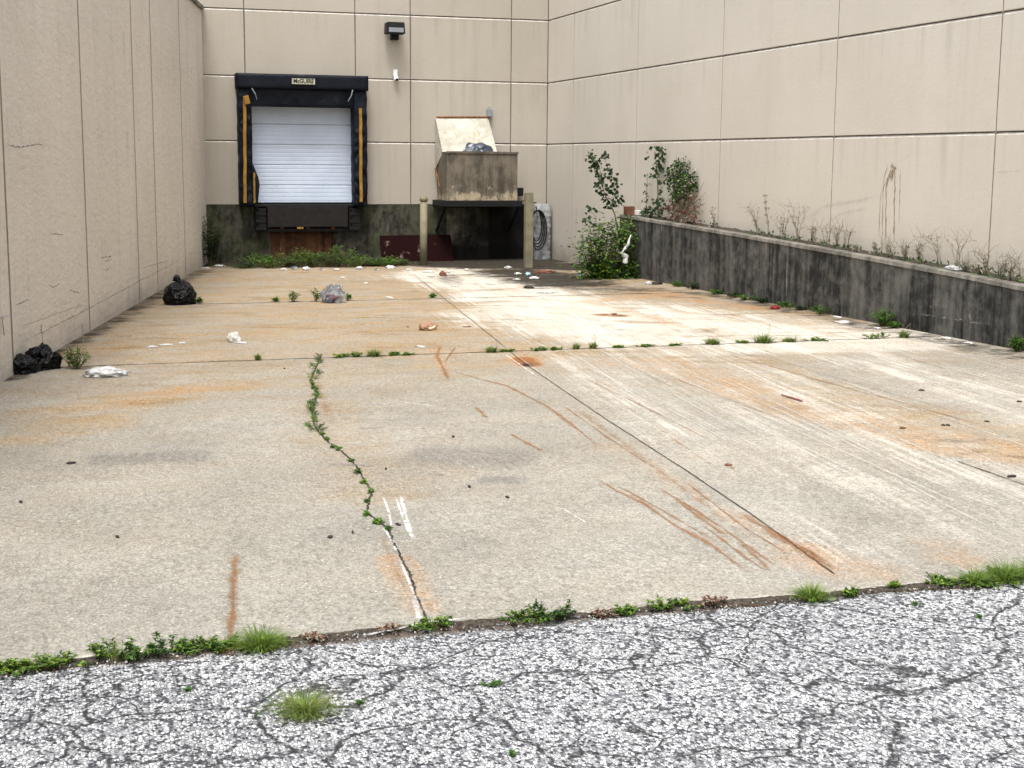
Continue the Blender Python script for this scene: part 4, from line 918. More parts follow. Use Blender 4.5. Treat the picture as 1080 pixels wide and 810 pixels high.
qc = at(416.5, 38.5, YB - .12); m = MB(); m.box((qc.x - .08, YB - .15, qc.z - .07), (qc.x + .08, YB, q1.z + .03), M['black'], .012); m.tube([(qc.x, YB - .1, q1.z + .05), (qc.x, YB - .25, q1.z + .05)], .03, .03, M['black'], 8); m.build('bracket', wl)
q = at(417.5, 80, YB - .08); sc_ = empty('security_camera', (q.x, YB, q.z)); tag(sc_, 'small white security camera on the back wall right of the dock shelter', 'security camera')
m = MB(); m.box((q.x - .045, YB - .06, q.z - .01), (q.x + .045, YB + .0, q.z + .13), M['whitep'], .012); m.build('mount', sc_)
m = MB(); bm = bmesh.new(); bmesh.ops.create_uvsphere(bm, u_segments=16, v_segments=10, radius=.055)
for v in bm.verts: v.co += Vector((q.x, YB - .10, q.z - .055))
m.bm(bm, M['whitep']); m.tube([(q.x, YB - .08, q.z + .03), (q.x, YB - .10, q.z - .03)], .03, .035, M['whitep'], 10); m.build('dome', sc_, True)
m = MB(); bm = bmesh.new(); bmesh.ops.create_uvsphere(bm, u_segments=12, v_segments=8, radius=.03)
for v in bm.verts: v.co += Vector((q.x + .01, YB - .145, q.z - .08))
m.bm(bm, M['black']); m.build('lens', sc_, True)
# posts
for k, (px, pt, pb, wd) in enumerate(((446.5, 207, 279, 8.0), (557, 203, 282, 8.2))):
    g_ = gr(px, pb); tz = at(px, pt, g_.y).z; hw = wd * mpp(g_) / 2; m = MB()
    if k == 0:
        m.tube([(g_.x, g_.y, g_.z - .2), (g_.x + .01, g_.y, tz - .12)], hw, hw * .95, M['postpaint'], 14)
        bm = bmesh.new(); bmesh.ops.create_uvsphere(bm, u_segments=14, v_segments=8, radius=hw * 1.12)
        for v in bm.verts: v.co = Vector((v.co.x + g_.x + .01, v.co.y + g_.y, v.co.z * .8 + tz - .06))
        m.bm(bm, M['postpaint'])
        o = m.build('guard_post', None, True); tag(o, 'grimy cream post with rounded top left of the waste hopper', 'post', 'posts guarding the hopper')
    else:
        m.box((g_.x - hw, g_.y - hw, g_.z - .2), (g_.x + hw, g_.y + hw, tz), M['postpaint'], .012)
        o = m.build('guard_post'); tag(o, 'grimy cream square post right of the waste hopper', 'post', 'posts guarding the hopper')
    origin_to(o, g_)
# maroon plate leaning on the foundation
b0, b1 = gr(402, 278), gr(478, 279); yb_ = YB - .5
A_ = [at(403, 278.5, yb_ - .05), at(479, 279.5, yb_ - .05), at(475, 247.5, YB - .12), at(400.5, 248.5, YB - .12)]
A_[0].z = G(A_[0].x, yb_); A_[1].z = G(A_[1].x, yb_)
m = MB(); nrm = (A_[1] - A_[0]).cross(A_[3] - A_[0]).normalized() * .03; B_ = [p - nrm for p in A_]
m.face(A_, M['maroon']); m.face(B_[::-1], M['maroon'])
for i in range(4): j = (i + 1) % 4; m.face([A_[i], B_[i], B_[j], A_[j]], M['maroon'])
o = m.build('steel_plate'); origin_to(o, A_[0]); tag(o, 'peeling maroon steel plate leaning on the dark concrete base behind the left post', 'steel plate')
# white wrapped bundle with cable loops
ga = at(573, 276, YB - .35); x0b, x1b = at(563, 240, YB - .5).x, at(582, 240, YB - .5).x; zz1 = at(572, 215, YB - .5).z; zz0 = G(9.5, YB - .4)
m = MB(); vs = []; fs = []; nn_ = 20; nh = 30
for j in range(nh + 1):
    for i in range(nn_):
        a = 2 * math.pi * i / nn_; ca_, sa_ = math.cos(a), math.sin(a); pw = lambda v: math.copysign(abs(v) ** .6, v)
        z = zz0 + (zz1 - zz0) * j / nh; t_ = 1 - .25 * max(0, (j / nh - .9) * 10) ** 2
        rr2 = 1 + .035 * math.sin(j * 2.2) + .05 * noise.noise(Vector((ca_ * 2, sa_ * 2, j * .4)))
        vs.append(((x0b + x1b) / 2 + pw(ca_) * (x1b - x0b) / 2 * rr2 * t_, YB - .33 + pw(sa_) * .24 * rr2 * t_, z))
for j in range(nh):
    for i in range(nn_): fs.append((j * nn_ + i, j * nn_ + (i + 1) % nn_, (j + 1) * nn_ + (i + 1) % nn_, (j + 1) * nn_ + i))
fs.append(tuple(nh * nn_ + i for i in range(nn_))); m.add(vs, fs, simple('dirty_white_wrap', (0.27, 0.275, 0.28), 0.6, .45, 7, .5))
o = m.build('wrapped_bundle', None, True); origin_to(o, ((x0b + x1b) / 2, YB - .33, zz0)); tag(o, 'upright bundle in dirty white ribbed wrap in the far right corner', 'bundle')
m = MB(); cx_, cz_ = at(566, 238, YB - .62).x, at(566, 238, YB - .62).z
for k in range(4):
    pts = []; ra, rb2 = .11 + .025 * k, .33 + .03 * k
    for i in range(29):
        a = math.pi * 2 * i / 28; pts.append((cx_ + ra * math.cos(a) + .01 * k, YB - .62 - .012 * k, cz_ + rb2 * math.sin(a) - .03 * k))
    m.tube(pts, .013, .013, M['rubber'], 6, False)
m.tube([(cx_, YB - .62, cz_ + .3), (cx_ + .05, YB - .4, cz_ + .48), (cx_ - .15, YB - .1, cz_ + .52)], .013, .013, M['rubber'], 6)
o = m.build('cable_coil', None, True); origin_to(o, (cx_, YB - .6, cz_)); tag(o, 'black cable looped in a coil beside the white wrapped bundle', 'cable')
# bag in hopper
p = at(504, 157, YH + .4); p.z = zt_ - .13
m = crumple('rubbish_bag', p, .30, .2, .20, m_plastic('dark_blue_grey_plastic', (0.06, 0.075, 0.10), 0.3, 12, 1.0, (0.3, 0.32, 0.36)), 51, .4, 4, 4); tag(m, 'dark blue-grey rubbish bag heaped in the mouth of the hopper', 'rubbish bag')
# fill so the bag rests: rubbish below
p2 = Vector(((x0 + x1) / 2, YH + .45, zb_ + .075)); m = crumple('rubbish_heap', p2, .62, .36, .62, M['dk'], 52, .18, 4, 4); tag(m, 'dark heap of rubbish filling the waste hopper under the blue-grey bag', 'rubbish heap')

# ------------------------------------------------------------------ plants
def leafy(name, p, h, r, n, ls, mat, seed, label, cat='weed', group=None, spread=.9, stems=None, lw=.5, ax=None):
    rr = random.Random(seed); m = MB(); st = MB(); ns = stems or max(3, n // 14)
    for s_ in range(ns):
        a = rr.uniform(0, 6.28); d = Vector((math.cos(a), math.sin(a), 0)); rad = r * spread * rr.random() ** .7; hh = h * rr.uniform(.55, 1) * (1 - .35 * rad / max(r, 1e-3))
        base = d * rad * .25 + (ax * rr.uniform(-1, 1) if ax else Vector()); tip = base + d * rad + Vector((0, 0, hh)); mid = base.lerp(tip, .5) + Vector((0, 0, hh * .12)); pts = [base, mid, tip]
        st.tube(pts, ls * .07, ls * .03, M['stem'], 4, False)
        for k in range(max(2, n // ns)):
            q = rr.uniform(.15, 1); c = base.lerp(mid, q * 2) if q < .5 else mid.lerp(tip, q * 2 - 1)
            b = rr.uniform(0, 6.28); ld = Vector((math.cos(b), math.sin(b), rr.uniform(-.25, .7)))
            m.leaf(c, ld, Vector((rr.uniform(-.4, .4), rr.uniform(-.4, .4), 1)), ls * rr.uniform(.45, 1.4), ls * lw * rr.uniform(.7, 1.3), rr.choice(mat) if isinstance(mat, list) else mat)
    return m, st
def put(name, p, m, st, label, cat, group, two=False):
    if two:
        e = empty(name, p); a = m.build('leaves', e); a.matrix_parent_inverse = Matrix(); b = st.build('stem', e); b.matrix_parent_inverse = Matrix(); o = e
    else:
        for v in st.f: pass
        off = len(m.v); k0 = [m.mi(x) for x in st.mats]; m.v += st.v; m.f += [tuple(i + off for i in f) for f in st.f]; m.m += [k0[i] for i in st.m]
        o = m.build(name); o.location = p
    return tag(o, label, cat, group)
def grass(p, h, r, n, mats, seed, wd=.004, seeds=0):
    rr = random.Random(seed); m = MB(); st = MB()
    for i in range(n):
        a = rr.uniform(0, 6.28); b = Vector((math.cos(a), math.sin(a), 0)); c = b * r * .4 * rr.random()
        m.blade(c, (b + Vector((rr.uniform(-.5, .5), rr.uniform(-.5, .5), 0))).normalized(), h * rr.uniform(.45, 1.1), rr.uniform(.1, 1.1) * min(1.6, r / max(h, .01)), wd * rr.uniform(.6, 1.3), rr.choice(mats))
    for i in range(seeds):
        x = rr.uniform(-r, r) * .5; hh = h * rr.uniform(1.3, 2.1); pts = [(x, 0, 0), (x + rr.uniform(-.03, .03), 0, hh * .6), (x + rr.uniform(-.06, .06), 0, hh)]
        st.tube(pts, .0025, .0012, M['dry'], 4, False)
        for k in range(7): m.leaf(Vector(pts[2]) - Vector((0, 0, .012 * k)), Vector((rr.uniform(-1, 1), rr.uniform(-1, 1), .5)), Vector((0, 0, 1)), .018, .007, M['dry'])
    return m, st
GM = [M['grass'], M['grass'], M['leaf'], M['grassy']]
# along the near transverse joint (14.16) and the far one (20.5)
JW = [(272, 381, 8, 7, 'g'), (357, 375, 10, 6, 'l'), (372, 375, 6, 5, 'l'), (389, 374, 18, 9, 'g'), (410, 373, 6, 4, 'l'), (425, 373, 6, 3, 'l'), (515, 371, 16, 8, 's'), (533, 371, 8, 4, 'l'), (568, 370, 10, 5, 'l'), (582, 369, 9, 4, 'l'), (604, 368, 10, 7, 'g'), (621, 367, 11, 8, 's'), (650, 367, 6, 3, 'l'), (680, 366, 9, 3, 'l'),
      (708, 365, 8, 3, 'l'), (747, 363, 22, 9, 'g'), (775, 361, 8, 3, 'l'), (800, 361, 28, 11, 's'), (827, 360, 22, 6, 's'), (857, 359, 12, 3, 'l'), (923, 358, 14, 8, 'l'), (948, 356, 14, 10, 's')]
for k, (x, y, ww, hh, t_) in enumerate(JW):
    p = gr(x, y - 1); p.y = 14.16; s = mpp(p); lab = f'{ {"g":"grassy weed tuft","l":"low leafy weed","s":"weed tuft with dry seed stalks"}[t_] } in the nearer cross joint, {nm[k] if k < 16 else ["seventeenth","eighteenth","nineteenth","twentieth","twenty-first","twenty-second"][k-16]} from the left'
    if t_ == 'l': m, st = leafy('', p, hh * s * rnd.uniform(.8, 1.3), ww * s * rnd.uniform(.6, 1.0), 120 + ww * 9, .033, [M['leaf'], M['leafn']], 300 + k, '', spread=1, stems=12, ax=Vector((ww * s * .7, 0, 0))); nme = 'leafy_weed'
    else: m, st = grass(p, hh * s * 1.1, ww * s * .85, 60 + ww * 8, GM, 300 + k, .006, 2 if t_ == 's' else 0); nme = 'grass_tuft'
    put(nme, p, m, st, lab, 'weed', 'weeds in the nearer cross joint')
for k, (x, y, ww, hh) in enumerate([(291, 318, 8, 5), (309, 318, 14, 13), (333, 318, 12, 14), (366, 317, 9, 8), (456, 314, 8, 5), (210, 320, 6, 6), (184, 321, 6, 14)]):
    p = gr(x, y); s = mpp(p); m, st = leafy('', p, hh * s, ww * s * .5, 80, .06, M['leaf'], 340 + k, ''); 
    put('leafy_weed', p, m, st, ['leafy weed left of the pair at the far cross joint', 'bushy weed left of the clear plastic bag on the far joint', 'taller weed touching the clear plastic bag', 'small weed right of the clear plastic bag', 'sparse little weed on the far joint in front of the left post', 'tiny weed right of the plump black bag', 'spindly weed growing up behind the plump black bag'][k], 'weed', None)
nm3 = nm + ['seventeenth', 'eighteenth', 'nineteenth', 'twentieth', 'twenty-first', 'twenty-second', 'twenty-third', 'twenty-fourth', 'twenty-fifth', 'twenty-sixth', 'twenty-seventh', 'twenty-eighth', 'twenty-ninth']
# crack weeds
CW = [(337, 379, 9, 8), (333, 388, 8, 7), (329, 398, 8, 6), (330, 406, 7, 6), (335, 415, 10, 6), (331, 425, 7, 6), (329, 434, 7, 6), (331, 443, 8, 6), (326, 450, 9, 6), (334, 452, 13, 8), (341, 458, 7, 4), (350, 470, 5, 3), (377, 497, 7, 6), (392, 519, 7, 4), (386, 541, 7, 6), (401, 553, 12, 5), (338, 383, 7, 6), (335, 393, 6, 5), (332, 411, 8, 5), (333, 420, 7, 6), (328, 429, 6, 5), (331, 438, 7, 6), (357, 475, 6, 3), (369, 486, 5, 3), (384, 508, 6, 4), (408, 558, 7, 4), (388, 530, 5, 3), (346, 464, 6, 4)]
CW.sort(key=lambda q: q[1])
for k, (x, y, ww, hh) in enumerate(CW):
    p = gr(x + rnd.uniform(-1.5, 1.5), y + rnd.uniform(-1.5, 1.5)); s = mpp(p); m, st = leafy('', p, hh * s * rnd.uniform(.3, 1.2) * (1 if y < 455 else .6), ww * s * rnd.uniform(.35, 1.15) * (1 if y < 455 else .6), 60 + ww * 7, .020, [M['leafn'], M['leaf'], M['leaf']] if k % 3 else [M['leaf'], M['leafd']], 360 + k, '', spread=1, stems=14, ax=Vector((.01, .16 if y < 455 else .05, 0)) * rnd.uniform(.5, 1.2))
    put('leafy_weed', p, m, st, f'low leafy weed in the jagged crack, {nm3[k]} from its far end', 'weed', 'weeds in the jagged crack')
# slab edge
EW = [(30, 714, 34, 12, 'l'), (62, 712, 22, 9, 'l'), (122, 703, 38, 17, 'l'), (165, 699, 36, 16, 'd'), (212, 690, 42, 14, 'l'), (238, 688, 20, 9, 'l'), (275, 686, 52, 16, 'g'), (455, 663, 28, 12, 'l'), (548, 653, 28, 12, 'l'), (578, 651, 30, 16, 'd'), (650, 642, 18, 8, 'l'), (700, 636, 26, 9, 'l'),
      (737, 632, 16, 9, 'r'), (832, 620, 34, 14, 'g'), (870, 616, 14, 7, 'l'), (916, 610, 10, 9, 'l'), (968, 606, 30, 9, 'l'), (1000, 604, 40, 14, 'g'), (1035, 602, 44, 18, 'g'), (1068, 598, 40, 20, 'g'), (195, 702, 10, 9, 'l'), (410, 668, 14, 6, 'r'), (330, 680, 16, 6, 'r'), (630, 645, 14, 5, 'r'), (8, 718, 18, 9, 'l'), (1010, 609, 30, 8, 'l'), (1050, 606, 34, 9, 'l')]
EW.sort()
ordn = lambda k: nm[k] if k < 16 else ['seventeenth', 'eighteenth', 'nineteenth', 'twentieth', 'twenty-first', 'twenty-second', 'twenty-third', 'twenty-fourth', 'twenty-fifth', 'twenty-sixth', 'twenty-seventh', 'twenty-eighth'][k - 16]
for k, (x, y, ww, hh, t_) in enumerate(EW):
    p = gr(x, y - 2, -.01); p.y = edgey(p.x) - rnd.uniform(.0, .06); p.z = G(p.x, p.y) - .014; s = mpp(p)
    kind = {'l': 'bright leafy weed', 'd': 'dark leafy weed', 'r': 'reddish dying weed', 'g': 'grassy weed clump'}[t_]
    if t_ == 'g':
        m, st = grass(p, hh * s * 1.5, ww * s * .95, 110 + ww * 7, GM[:2] + [M['leafn']], 400 + k, .0028); m2, s2 = leafy('', p, hh * s * .6, ww * s * .7, ww * 8, .018, M['leafn'], 450 + k, '', spread=1)
        off = len(m.v); kk = [m.mi(q) for q in m2.mats]; m.v += m2.v; m.f += [tuple(i + off for i in f) for f in m2.f]; m.m += [kk[i] for i in m2.m]
    else: m, st = leafy('', p, hh * s * rnd.uniform(.8, 1.4) + .01, ww * s * rnd.uniform(.6, .85), 90 + ww * 16, .019, {'l': [M['leafn'], M['leaf'], M['leafn'], M['leafd']], 'd': [M['leafd'], M['leaf']], 'r': [M['leafr'], M['dry']]}[t_], 400 + k, '', spread=1.0, stems=16, ax=Vector((ww * s * .55, 0, 0)))
    if t_ == "l" and k % 2:
        m2, s2 = grass(p, hh * s * 1.5, ww * s * .6, 40, GM, 470 + k, .0022); off = len(m.v); kk = [m.mi(q) for q in m2.mats]; m.v += m2.v; m.f += [tuple(i + off for i in f) for f in m2.f]; m.m += [kk[i] for i in m2.m]
    put('grass_clump' if t_ == 'g' else 'leafy_weed', p, m, st, f'{kind} at the near edge of the concrete slab, {ordn(k)} from the left', 'weed', 'weeds along the near slab edge')
# tufts in the asphalt
p = gr(322, 752, -.016); m, st = grass(p, .085, .22, 520, [M['grassy'], M['grass'], M['leafn']], 500, .0020); m2, s2 = leafy('', p, .03, .15, 160, .013, M['leaf'], 501, '', spread=1)
off = len(m.v); kk = [m.mi(q) for q in m2.mats]; m.v += m2.v; m.f += [tuple(i + off for i in f) for f in m2.f]; m.m += [kk[i] for i in m2.m]
put('grass_tuft', p, m, st, 'largest yellow-green grass tuft growing out of the near asphalt', 'weed', None)
for k, (x, y, ww, lb_) in enumerate([(378, 742, 12, 'small leafy weed right of the large tuft in the asphalt'), (197, 729, 10, 'tiny weed in the asphalt crack left of the large tuft'), (517, 722, 24, 'flat mossy weed in the middle of the asphalt'), (540, 797, 12, 'small flat weed at the bottom middle of the asphalt'),
                                     (966, 639, 14, 'small round weed in the asphalt at the right'), (1032, 652, 8, 'tiny weed in the asphalt at the far right')]):
    p = gr(x, y, -.016); s = mpp(p); m, st = leafy('', p, .018, ww * s * .5, 60 + ww * 5, .011, M['leaf'], 510 + k, '', spread=1); put('leafy_weed', p, m, st, lb_, 'weed', None)
# weed beside the bags
p = gr(80, 389); m, st = leafy('', p, .26, .17, 190, .07, M['leaf'], 520, '', stems=14, lw=.25); put('leafy_weed', p, m, st, 'upright narrow-leaved weed beside the two small black bags', 'weed', None, True)
for k, x in enumerate((45, 88)):
    p = gr(x, 387) + Vector((0, .1, 0)); m = MB(); m.tube([(0, 0, 0), (.01, 0, .22), (.0, 0, .40)], .004, .002, M['dry'], 5)
    for i in range(12): m.leaf(Vector((0, 0, .30 + .008 * i)), Vector((rnd.uniform(-1, 1), rnd.uniform(-1, 1), .4)), Vector((0, 0, 1)), .03, .012, M['dry'])
    o = m.build('dry_stalk'); o.location = p; tag(o, ('dry seed stalk standing behind the two small black bags', 'dry seed stalk behind the narrow-leaved weed')[k], 'weed')
# weeds in front of the dock
dk = [(258, 284, 20, 9), (272, 283, 20, 14), (286, 284, 20, 17), (300, 283, 22, 20), (315, 283, 22, 19), (330, 283, 22, 21), (345, 283, 22, 22), (358, 283, 22, 20), (371, 283, 22, 17), (384, 282, 22, 13), (397, 282, 20, 12), (410, 282, 18, 11), (424, 281, 16, 8)]
for k, (x, y, ww, hh) in enumerate(dk):
    p = gr(x, y - 1) + Vector((0, .12, 0)); s = mpp(p); m, st = leafy('', p, hh * s * (.6 + .75 * (k * 37 % 10) / 10), ww * s * .9, 430, .058, M['leaf'] if k % 3 else M['leafd'], 530 + k, '', stems=60, spread=1, ax=Vector((.1, -.12, 0)))
    put('leafy_weed', p, m, st, f'bushy green weed at the foot of the loading dock, {nm[k]} from the left', 'weed', 'weeds at the foot of the loading dock', True)
# climbing weed in the left corner
p = gr(223, 281) + Vector((0, .25, 0)); m, st = leafy('', p, 1.22, .26, 520, .10, M['leafd'], 560, '', stems=16, spread=1); put('climbing_weed', p, m, st, 'tall dark green weed climbing in the far left corner', 'weed', None, True)
# retaining wall foot
RF = [(722, 303, 18, 7), (738, 306, 18, 9), (762, 311, 16, 7), (785, 314, 20, 8), (800, 317, 20, 9), (815, 320, 18, 9), (838, 325, 20, 8), (852, 328, 14, 6), (871, 332, 24, 11), (929, 345, 30, 24), (944, 347, 14, 9), (1064, 372, 18, 22), (1078, 376, 10, 7)]
for k, (x, y, ww, hh) in enumerate(RF):
    p = gr(x, y - 1); p.x = XF - .09; p.z = G(p.x, p.y); s = mpp(p)
    if hh > 20: m, st = leafy('', p, hh * s, ww * s * .6, 620, .05, M['leaf'], 570 + k, '', stems=40, lw=.28)
    else: m, st = leafy('', p, hh * s, ww * s * .6, 200, .045, M['leafd'] if k % 2 else M['leaf'], 570 + k, '', spread=1, stems=14)
    put('leafy_weed', p, m, st, f'{"bushy" if hh > 20 else "low"} green weed at the foot of the black retaining wall, {nm[k]} from the far end', 'weed', 'weeds at the foot of the retaining wall')
# main bush
def bush(p, parts, ls, n, seed, label, mats):
    rr = random.Random(seed); e = empty('bush', p); m = MB(); st = MB()
    for (cx2, cy2, cz2, rx_, ry_, rz_, wgt) in parts:
        for b in range(int(26 * wgt)):
            d = Vector((rr.gauss(0, 1), rr.gauss(0, 1), rr.gauss(0, 1))).normalized(); q = rr.random() ** .45
            c = Vector((cx2 + d.x * rx_ * q, cy2 + d.y * ry_ * q, max(.03, cz2 + d.z * rz_ * q)))
            st.tube([(cx2 * .3, cy2 * .3, 0), (c.x * .7, c.y * .7, c.z * .5), c], .008, .003, M['stem'], 4, False)
            mt = rr.choice(mats); cl = rr.uniform(.08, .16)
            for k in range(int(n / 26)):
                o_ = Vector((rr.gauss(0, cl), rr.gauss(0, cl), rr.gauss(0, cl * .8))); b2 = rr.uniform(0, 6.28)
                pp = c + o_; pp.z = max(.01, pp.z)
                m.leaf(pp, Vector((math.cos(b2), math.sin(b2), rr.uniform(-.5, .4))), Vector((rr.uniform(-.5, .5), rr.uniform(-.5, .5), 1)), ls * rr.uniform(.6, 1.3), ls * .62, mt)
    a = m.build('leaves', e); a.matrix_parent_inverse = Matrix(); b = st.build('stem', e); b.matrix_parent_inverse = Matrix()
    return tag(e, label, 'bush')
p = gr(648, 299); p.y = 24.1; p = gl(8.85, 24.0)
def off(px, py, Y=24.0): q = at(px, py, Y); return (q.x - p.x, Y - p.y, q.z - p.z)
prt = []
for (x, y, rx_, rz_, wg) in [(632, 262, 23, 27, 3.0), (628, 285, 20, 13, 1.6), (650, 246, 16, 16, 1.0), (668, 250, 16, 18, 1.0), (655, 285, 22, 12, 1.4), (681, 285, 22, 13, 1.3), (672, 268, 14, 14, .8), (700, 292, 12, 8, .6), (714, 297, 12, 5, .5), (642, 292, 26, 6, 1.0)]:
    a = off(x, y, 24.0 + (.2 if x > 660 else 0)); k_ = .0185; prt.append((a[0], a[1] - .15, a[2], rx_ * k_, .38, rz_ * k_, wg))
bush(p, prt, .080, 430, 600, 'large green leafy bush at the far end of the black retaining wall', [M['leaf'], M['leafn'], M['leafd'], M['leaf']])
# white cloth in bush
m = MB(); Yc = 23.35; pts = [at(664, 249, Yc), at(663.5, 256, Yc - .03), at(661, 262, Yc), at(655, 266, Yc - .04), at(660, 271, Yc), at(660, 277, Yc)]
dn = lambda P, n_=5: [P[i].lerp(P[i + 1], j / n_) for i in range(len(P) - 1) for j in range(n_)] + [P[-1]]
m.tube(dn(pts[:3]), .012, .028, M['bagw'], 9); m.tube(dn(pts[2:4]), .035, .02, M['bagw'], 9); m.tube(dn(pts[2:]), .02, .055, M['bagw'], 9); m.v = [tuple(Vector(v) + .035 * Vector((noise.noise(Vector(v) * 9), noise.noise(Vector(v) * 9 + Vector((5, 0, 0))), noise.noise(Vector(v) * 9 + Vector((0, 7, 0)))))) for v in m.v]
o = m.build('plastic_bag', None, True); origin_to(o, pts[-1]); tag(o, 'white torn plastic bag caught on the front of the bush', 'plastic bag')
# sapling rising out of the bush, and one behind the wall
def sapling(name, stem_pts, lv_pts, ls, n, mats, seed, label, spread=.14, r=.014, cat='sapling'):
    rr = random.Random(seed); e = empty(name, stem_pts[0]); b0_ = stem_pts[0]; st = MB(); st.tube([q - b0_ for q in stem_pts], r, r * .4, M['stem'], 6)
    m = MB()
    for (c, s_) in lv_pts:
        c = c - b0_; st.tube([c * .0 + Vector((c.x * .8, c.y * .8, c.z * .9)), c], r * .3, r * .2, M['stem'], 4, False)
        for k in range(n):
            o_ = Vector((rr.gauss(0, s_), rr.gauss(0, s_ * .8), rr.gauss(0, s_))); b2 = rr.uniform(0, 6.28)
            m.leaf(c + o_, Vector((math.cos(b2), math.sin(b2), rr.uniform(-.9, .2))), Vector((rr.uniform(-1, 1), -1, rr.uniform(-.5, 1))), ls * rr.uniform(.6, 1.2), ls * .65, rr.choice(mats))
    a = m.build('leaves', e); a.matrix_parent_inverse = Matrix(); b = st.build('stem', e); b.matrix_parent_inverse = Matrix()
    return tag(e, label, cat)
Y1 = 24.1; A1 = lambda x, y: at(x, y, Y1)
sapling('sapling', [gl(A1(655, 292).x, Y1), A1(655, 260), A1(648, 225), A1(638, 205), A1(630, 180), A1(622, 162)],
        [(A1(x, y), .05) for x, y in ((623, 163), (629, 171), (637, 165), (627, 180), (634, 187), (640, 178), (631, 196), (637, 203), (647, 196), (649, 188), (641, 207), (645, 214), (652, 212), (626, 172), (635, 192), (646, 205), (622, 222), (618, 232))], .105, 11, [M['leafd']], 610, 'thin sapling with broad dark leaves leaning up out of the bush')
Y2 = 23.2; A2 = lambda x, y: atx(x, y, 9.73)
sapling('sapling', [A2(694, 231), A2(694, 205), A2(693, 180), A2(691, 160)], [(A2(x, y), .055) for x, y in ((690, 160), (696, 164), (692, 171), (698, 161), (695, 178), (691, 183), (686, 222), (692, 218), (698, 216), (690, 226), (683, 226), (699, 196), (700, 224), (694, 212))], .10, 11, [M['leafd']], 611, 'slim straight sapling behind the wall top left of the dried shrub')
sapling('sapling', [A2(681, 230), A2(682, 205), A2(683, 185)], [(A2(x, y), .03) for x, y in ((682, 186), (682, 194), (681, 203), (680, 212), (682, 221), (679, 226))], .06, 9, [M['dry'], M['leafd']], 612, 'spindly half-dry stalk left of the slim straight sapling', r=.008)
sp_ = []; rr = random.Random(5)
for i in range(60):
    a = rr.uniform(0, 6.28); q = rr.random() ** .5; sp_.append((A2(718 + 13 * q * math.cos(a), 192 + 19 * q * math.sin(a)), .055))
e = sapling('dried_shrub', [A2(716, 236), A2(717, 215), A2(718, 195), A2(716, 180)], sp_, .055, 24, [M['leafd'], M['leafd'], M['leafd'], M['dry'], M['leaf']], 613, 'rounded dying shrub with red-brown lower leaves behind the retaining wall', .1, .016, 'shrub')
m = MB()
for i in range(44):
    c = A2(rr.uniform(706, 738), rr.uniform(208, 236)) - e.location
    for k in range(7): m.leaf(c + Vector((rr.gauss(0, .04), rr.gauss(0, .05), rr.gauss(0, .05))), Vector((rr.uniform(-1, 1), rr.uniform(-1, 1), -.5)), Vector((0, -1, .3)), .07, .03, M['leafr'] if rr.random() < .7 else M['dry'])
a = m.build('dead_leaves', e); a.matrix_parent_inverse = Matrix(); a['label'] = 'red-brown withered lower leaves'
m = MB()
for i in range(40):
    b = A2(rr.uniform(712, 722), 236) - e.location; t_ = A2(rr.uniform(700, 745), rr.uniform(190, 225)) - e.location; m.tube([b, b.lerp(t_, .5) + Vector((0, 0, .05)), t_], .006, .003, M['dry'], 4, False)
a = m.build('twigs', e); a.matrix_parent_inverse = Matrix()
# brown box on the wall
q = atx(677, 226, XF + .1); m = MB(); q.z = rz(24.2)
q = Vector((XF + .09, 24.3, rz(24.3))); m.box((q.x - .10, q.y - .07, q.z), (q.x + .06, q.y + .1, q.z + .16), M['brown'], .01); m.box((q.x + .05, q.y - .12, q.z + .001), (q.x + .16, q.y + .04, q.z + .09), M['paper'], .01)
o = m.build('small_box'); origin_to(o, q); tag(o, 'small dark red-brown box with white side on the far end of the retaining wall', 'box')
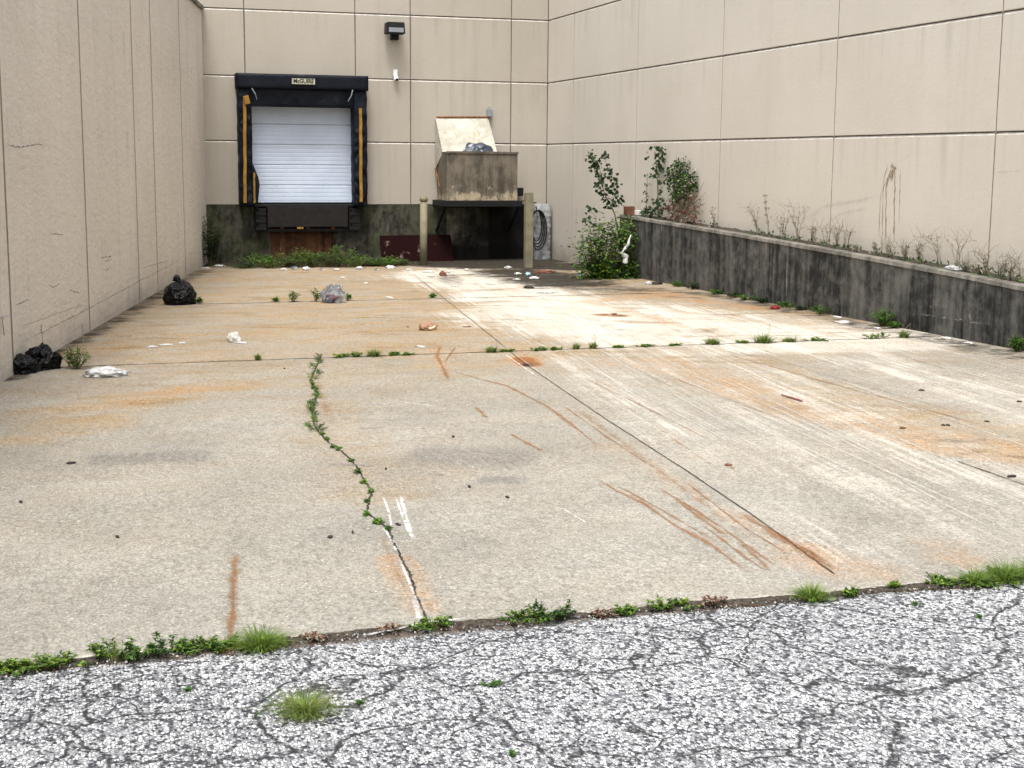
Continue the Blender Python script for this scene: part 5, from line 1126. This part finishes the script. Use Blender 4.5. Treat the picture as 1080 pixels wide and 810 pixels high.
# dry weeds on the retaining wall top
DW = [(754, 22, 0), (800, 30, 1), (812, 46, 0), (826, 24, 1), (842, 40, 1), (858, 20, 1), (872, 34, 2), (884, 26, 1), (893, 34, 2), (905, 8, 0), (925, 14, 0), (941, 16, 1), (956, 16, 1), (972, 22, 1), (990, 52, 2), (1010, 58, 2), (1020, 12, 1), (1042, 28, 1), (1056, 22, 1), (1078, 46, 2), (1068, 18, 1), (1033, 10, 0)]
nm2 = nm + ['seventeenth', 'eighteenth', 'nineteenth', 'twentieth', 'twenty-first', 'twenty-second', 'twenty-third']
DW.sort()
for k, (x, hpx, t_) in enumerate(DW):
    # foot of the weed: on the soil strip under photo column x
    y = 24.0
    for _ in range(30):
        q = Vector((9.74, y, rz(y))); c = R.T @ np.array([q.x, q.y, q.z - H0]); px_ = c[0] / c[2] * F + CX; y += (px_ - x) * .012 * (y / 15)
    p = Vector((9.74, y, rz(y) - .01)); s = mpp(p); h = hpx * s * 1.1; rr = random.Random(700 + k); m = MB()
    for i in range({0: 3, 1: 7, 2: 4}[t_]):
        lean = rr.uniform(-1, 1) * h * (.75 if t_ else .1); by = rr.uniform(-.06, .06); pts = []
        for j in range(7):
            u = j / 6; pts.append(Vector((-.03 * u - .06 * u * rr.random(), by + lean * u * u * (1 if t_ < 2 else 1.3), h * (u - (.42 * u ** 3 if t_ == 2 else .1 * u * u)))))
        m.tube(pts, .0045, .0018, M['dry'], 4, False)
        for j in range(2, 7):
            for _ in range(2 if t_ else 7):
                d = Vector((rr.uniform(-.5, .2), rr.uniform(-1, 1), rr.uniform(-.2, .9))); q = pts[j] + Vector((0, rr.uniform(-.02, .02), 0))
                if t_ and rr.random() < .45: m.tube([q, q + d * .12 + Vector((0, 0, .02)), q + d * .2], .0022, .001, M['dry'], 3, False)
                else: m.leaf(q, d, Vector((0, -1, .5)), .04, .013, M['dry'])
    for i in range(12): m.leaf(Vector((rr.uniform(-.08, .04), rr.gauss(0, .07), rr.uniform(0, .07))), Vector((rr.uniform(-1, 1), rr.uniform(-1, 1), rr.random() * 1.5)), Vector((0, -1, .4)), .06, .022, rr.choice([M['dry'], M['leafd'], M['leaf'], M['leafd']]))
    o = m.build('dry_weed'); o.location = p
    tag(o, f'{ {0:"upright dry stalk", 1:"tangled dry weed", 2:"arching dry weed"}[t_] } on top of the retaining wall, {nm2[k]} from the far end', 'dry weed', 'dry weeds on top of the retaining wall')
q = Vector((9.70, 13.9, rz(13.9))); 
y = 14.5
for _ in range(30):
    q = Vector((9.68, y, rz(y))); c = R.T @ np.array([q.x, q.y, q.z - H0]); y += (c[0] / c[2] * F + CX - 1005) * .012
o = crumple('plastic_bag', q, .05, .13, .035, M['bagw'], 81, .4, 4, 3); tag(o, 'flat white plastic litter lying on top of the retaining wall', 'plastic bag')
# weed rooted in the left wall joint (pale seed head at the frame edge)
p = atl(4, 342, .03); m = MB(); m.tube([Vector((0, 0, -.1)), Vector((-.01, 0, .03)), Vector((.0, -.01, .07))], .005, .003, M['dry'], 5)
for i in range(40): m.leaf(Vector((rnd.uniform(-.03, .05), rnd.uniform(-.03, .03), .06 + rnd.uniform(-.015, .02))), Vector((rnd.uniform(-1, 1), rnd.uniform(-1, 1), .3)), Vector((0, 0, 1)), .03, .014, M['bagw'])
o = m.build('pale_seed_head'); o.location = p; tag(o, 'pale seed head growing from the joint of the left wall at the frame edge', 'weed')
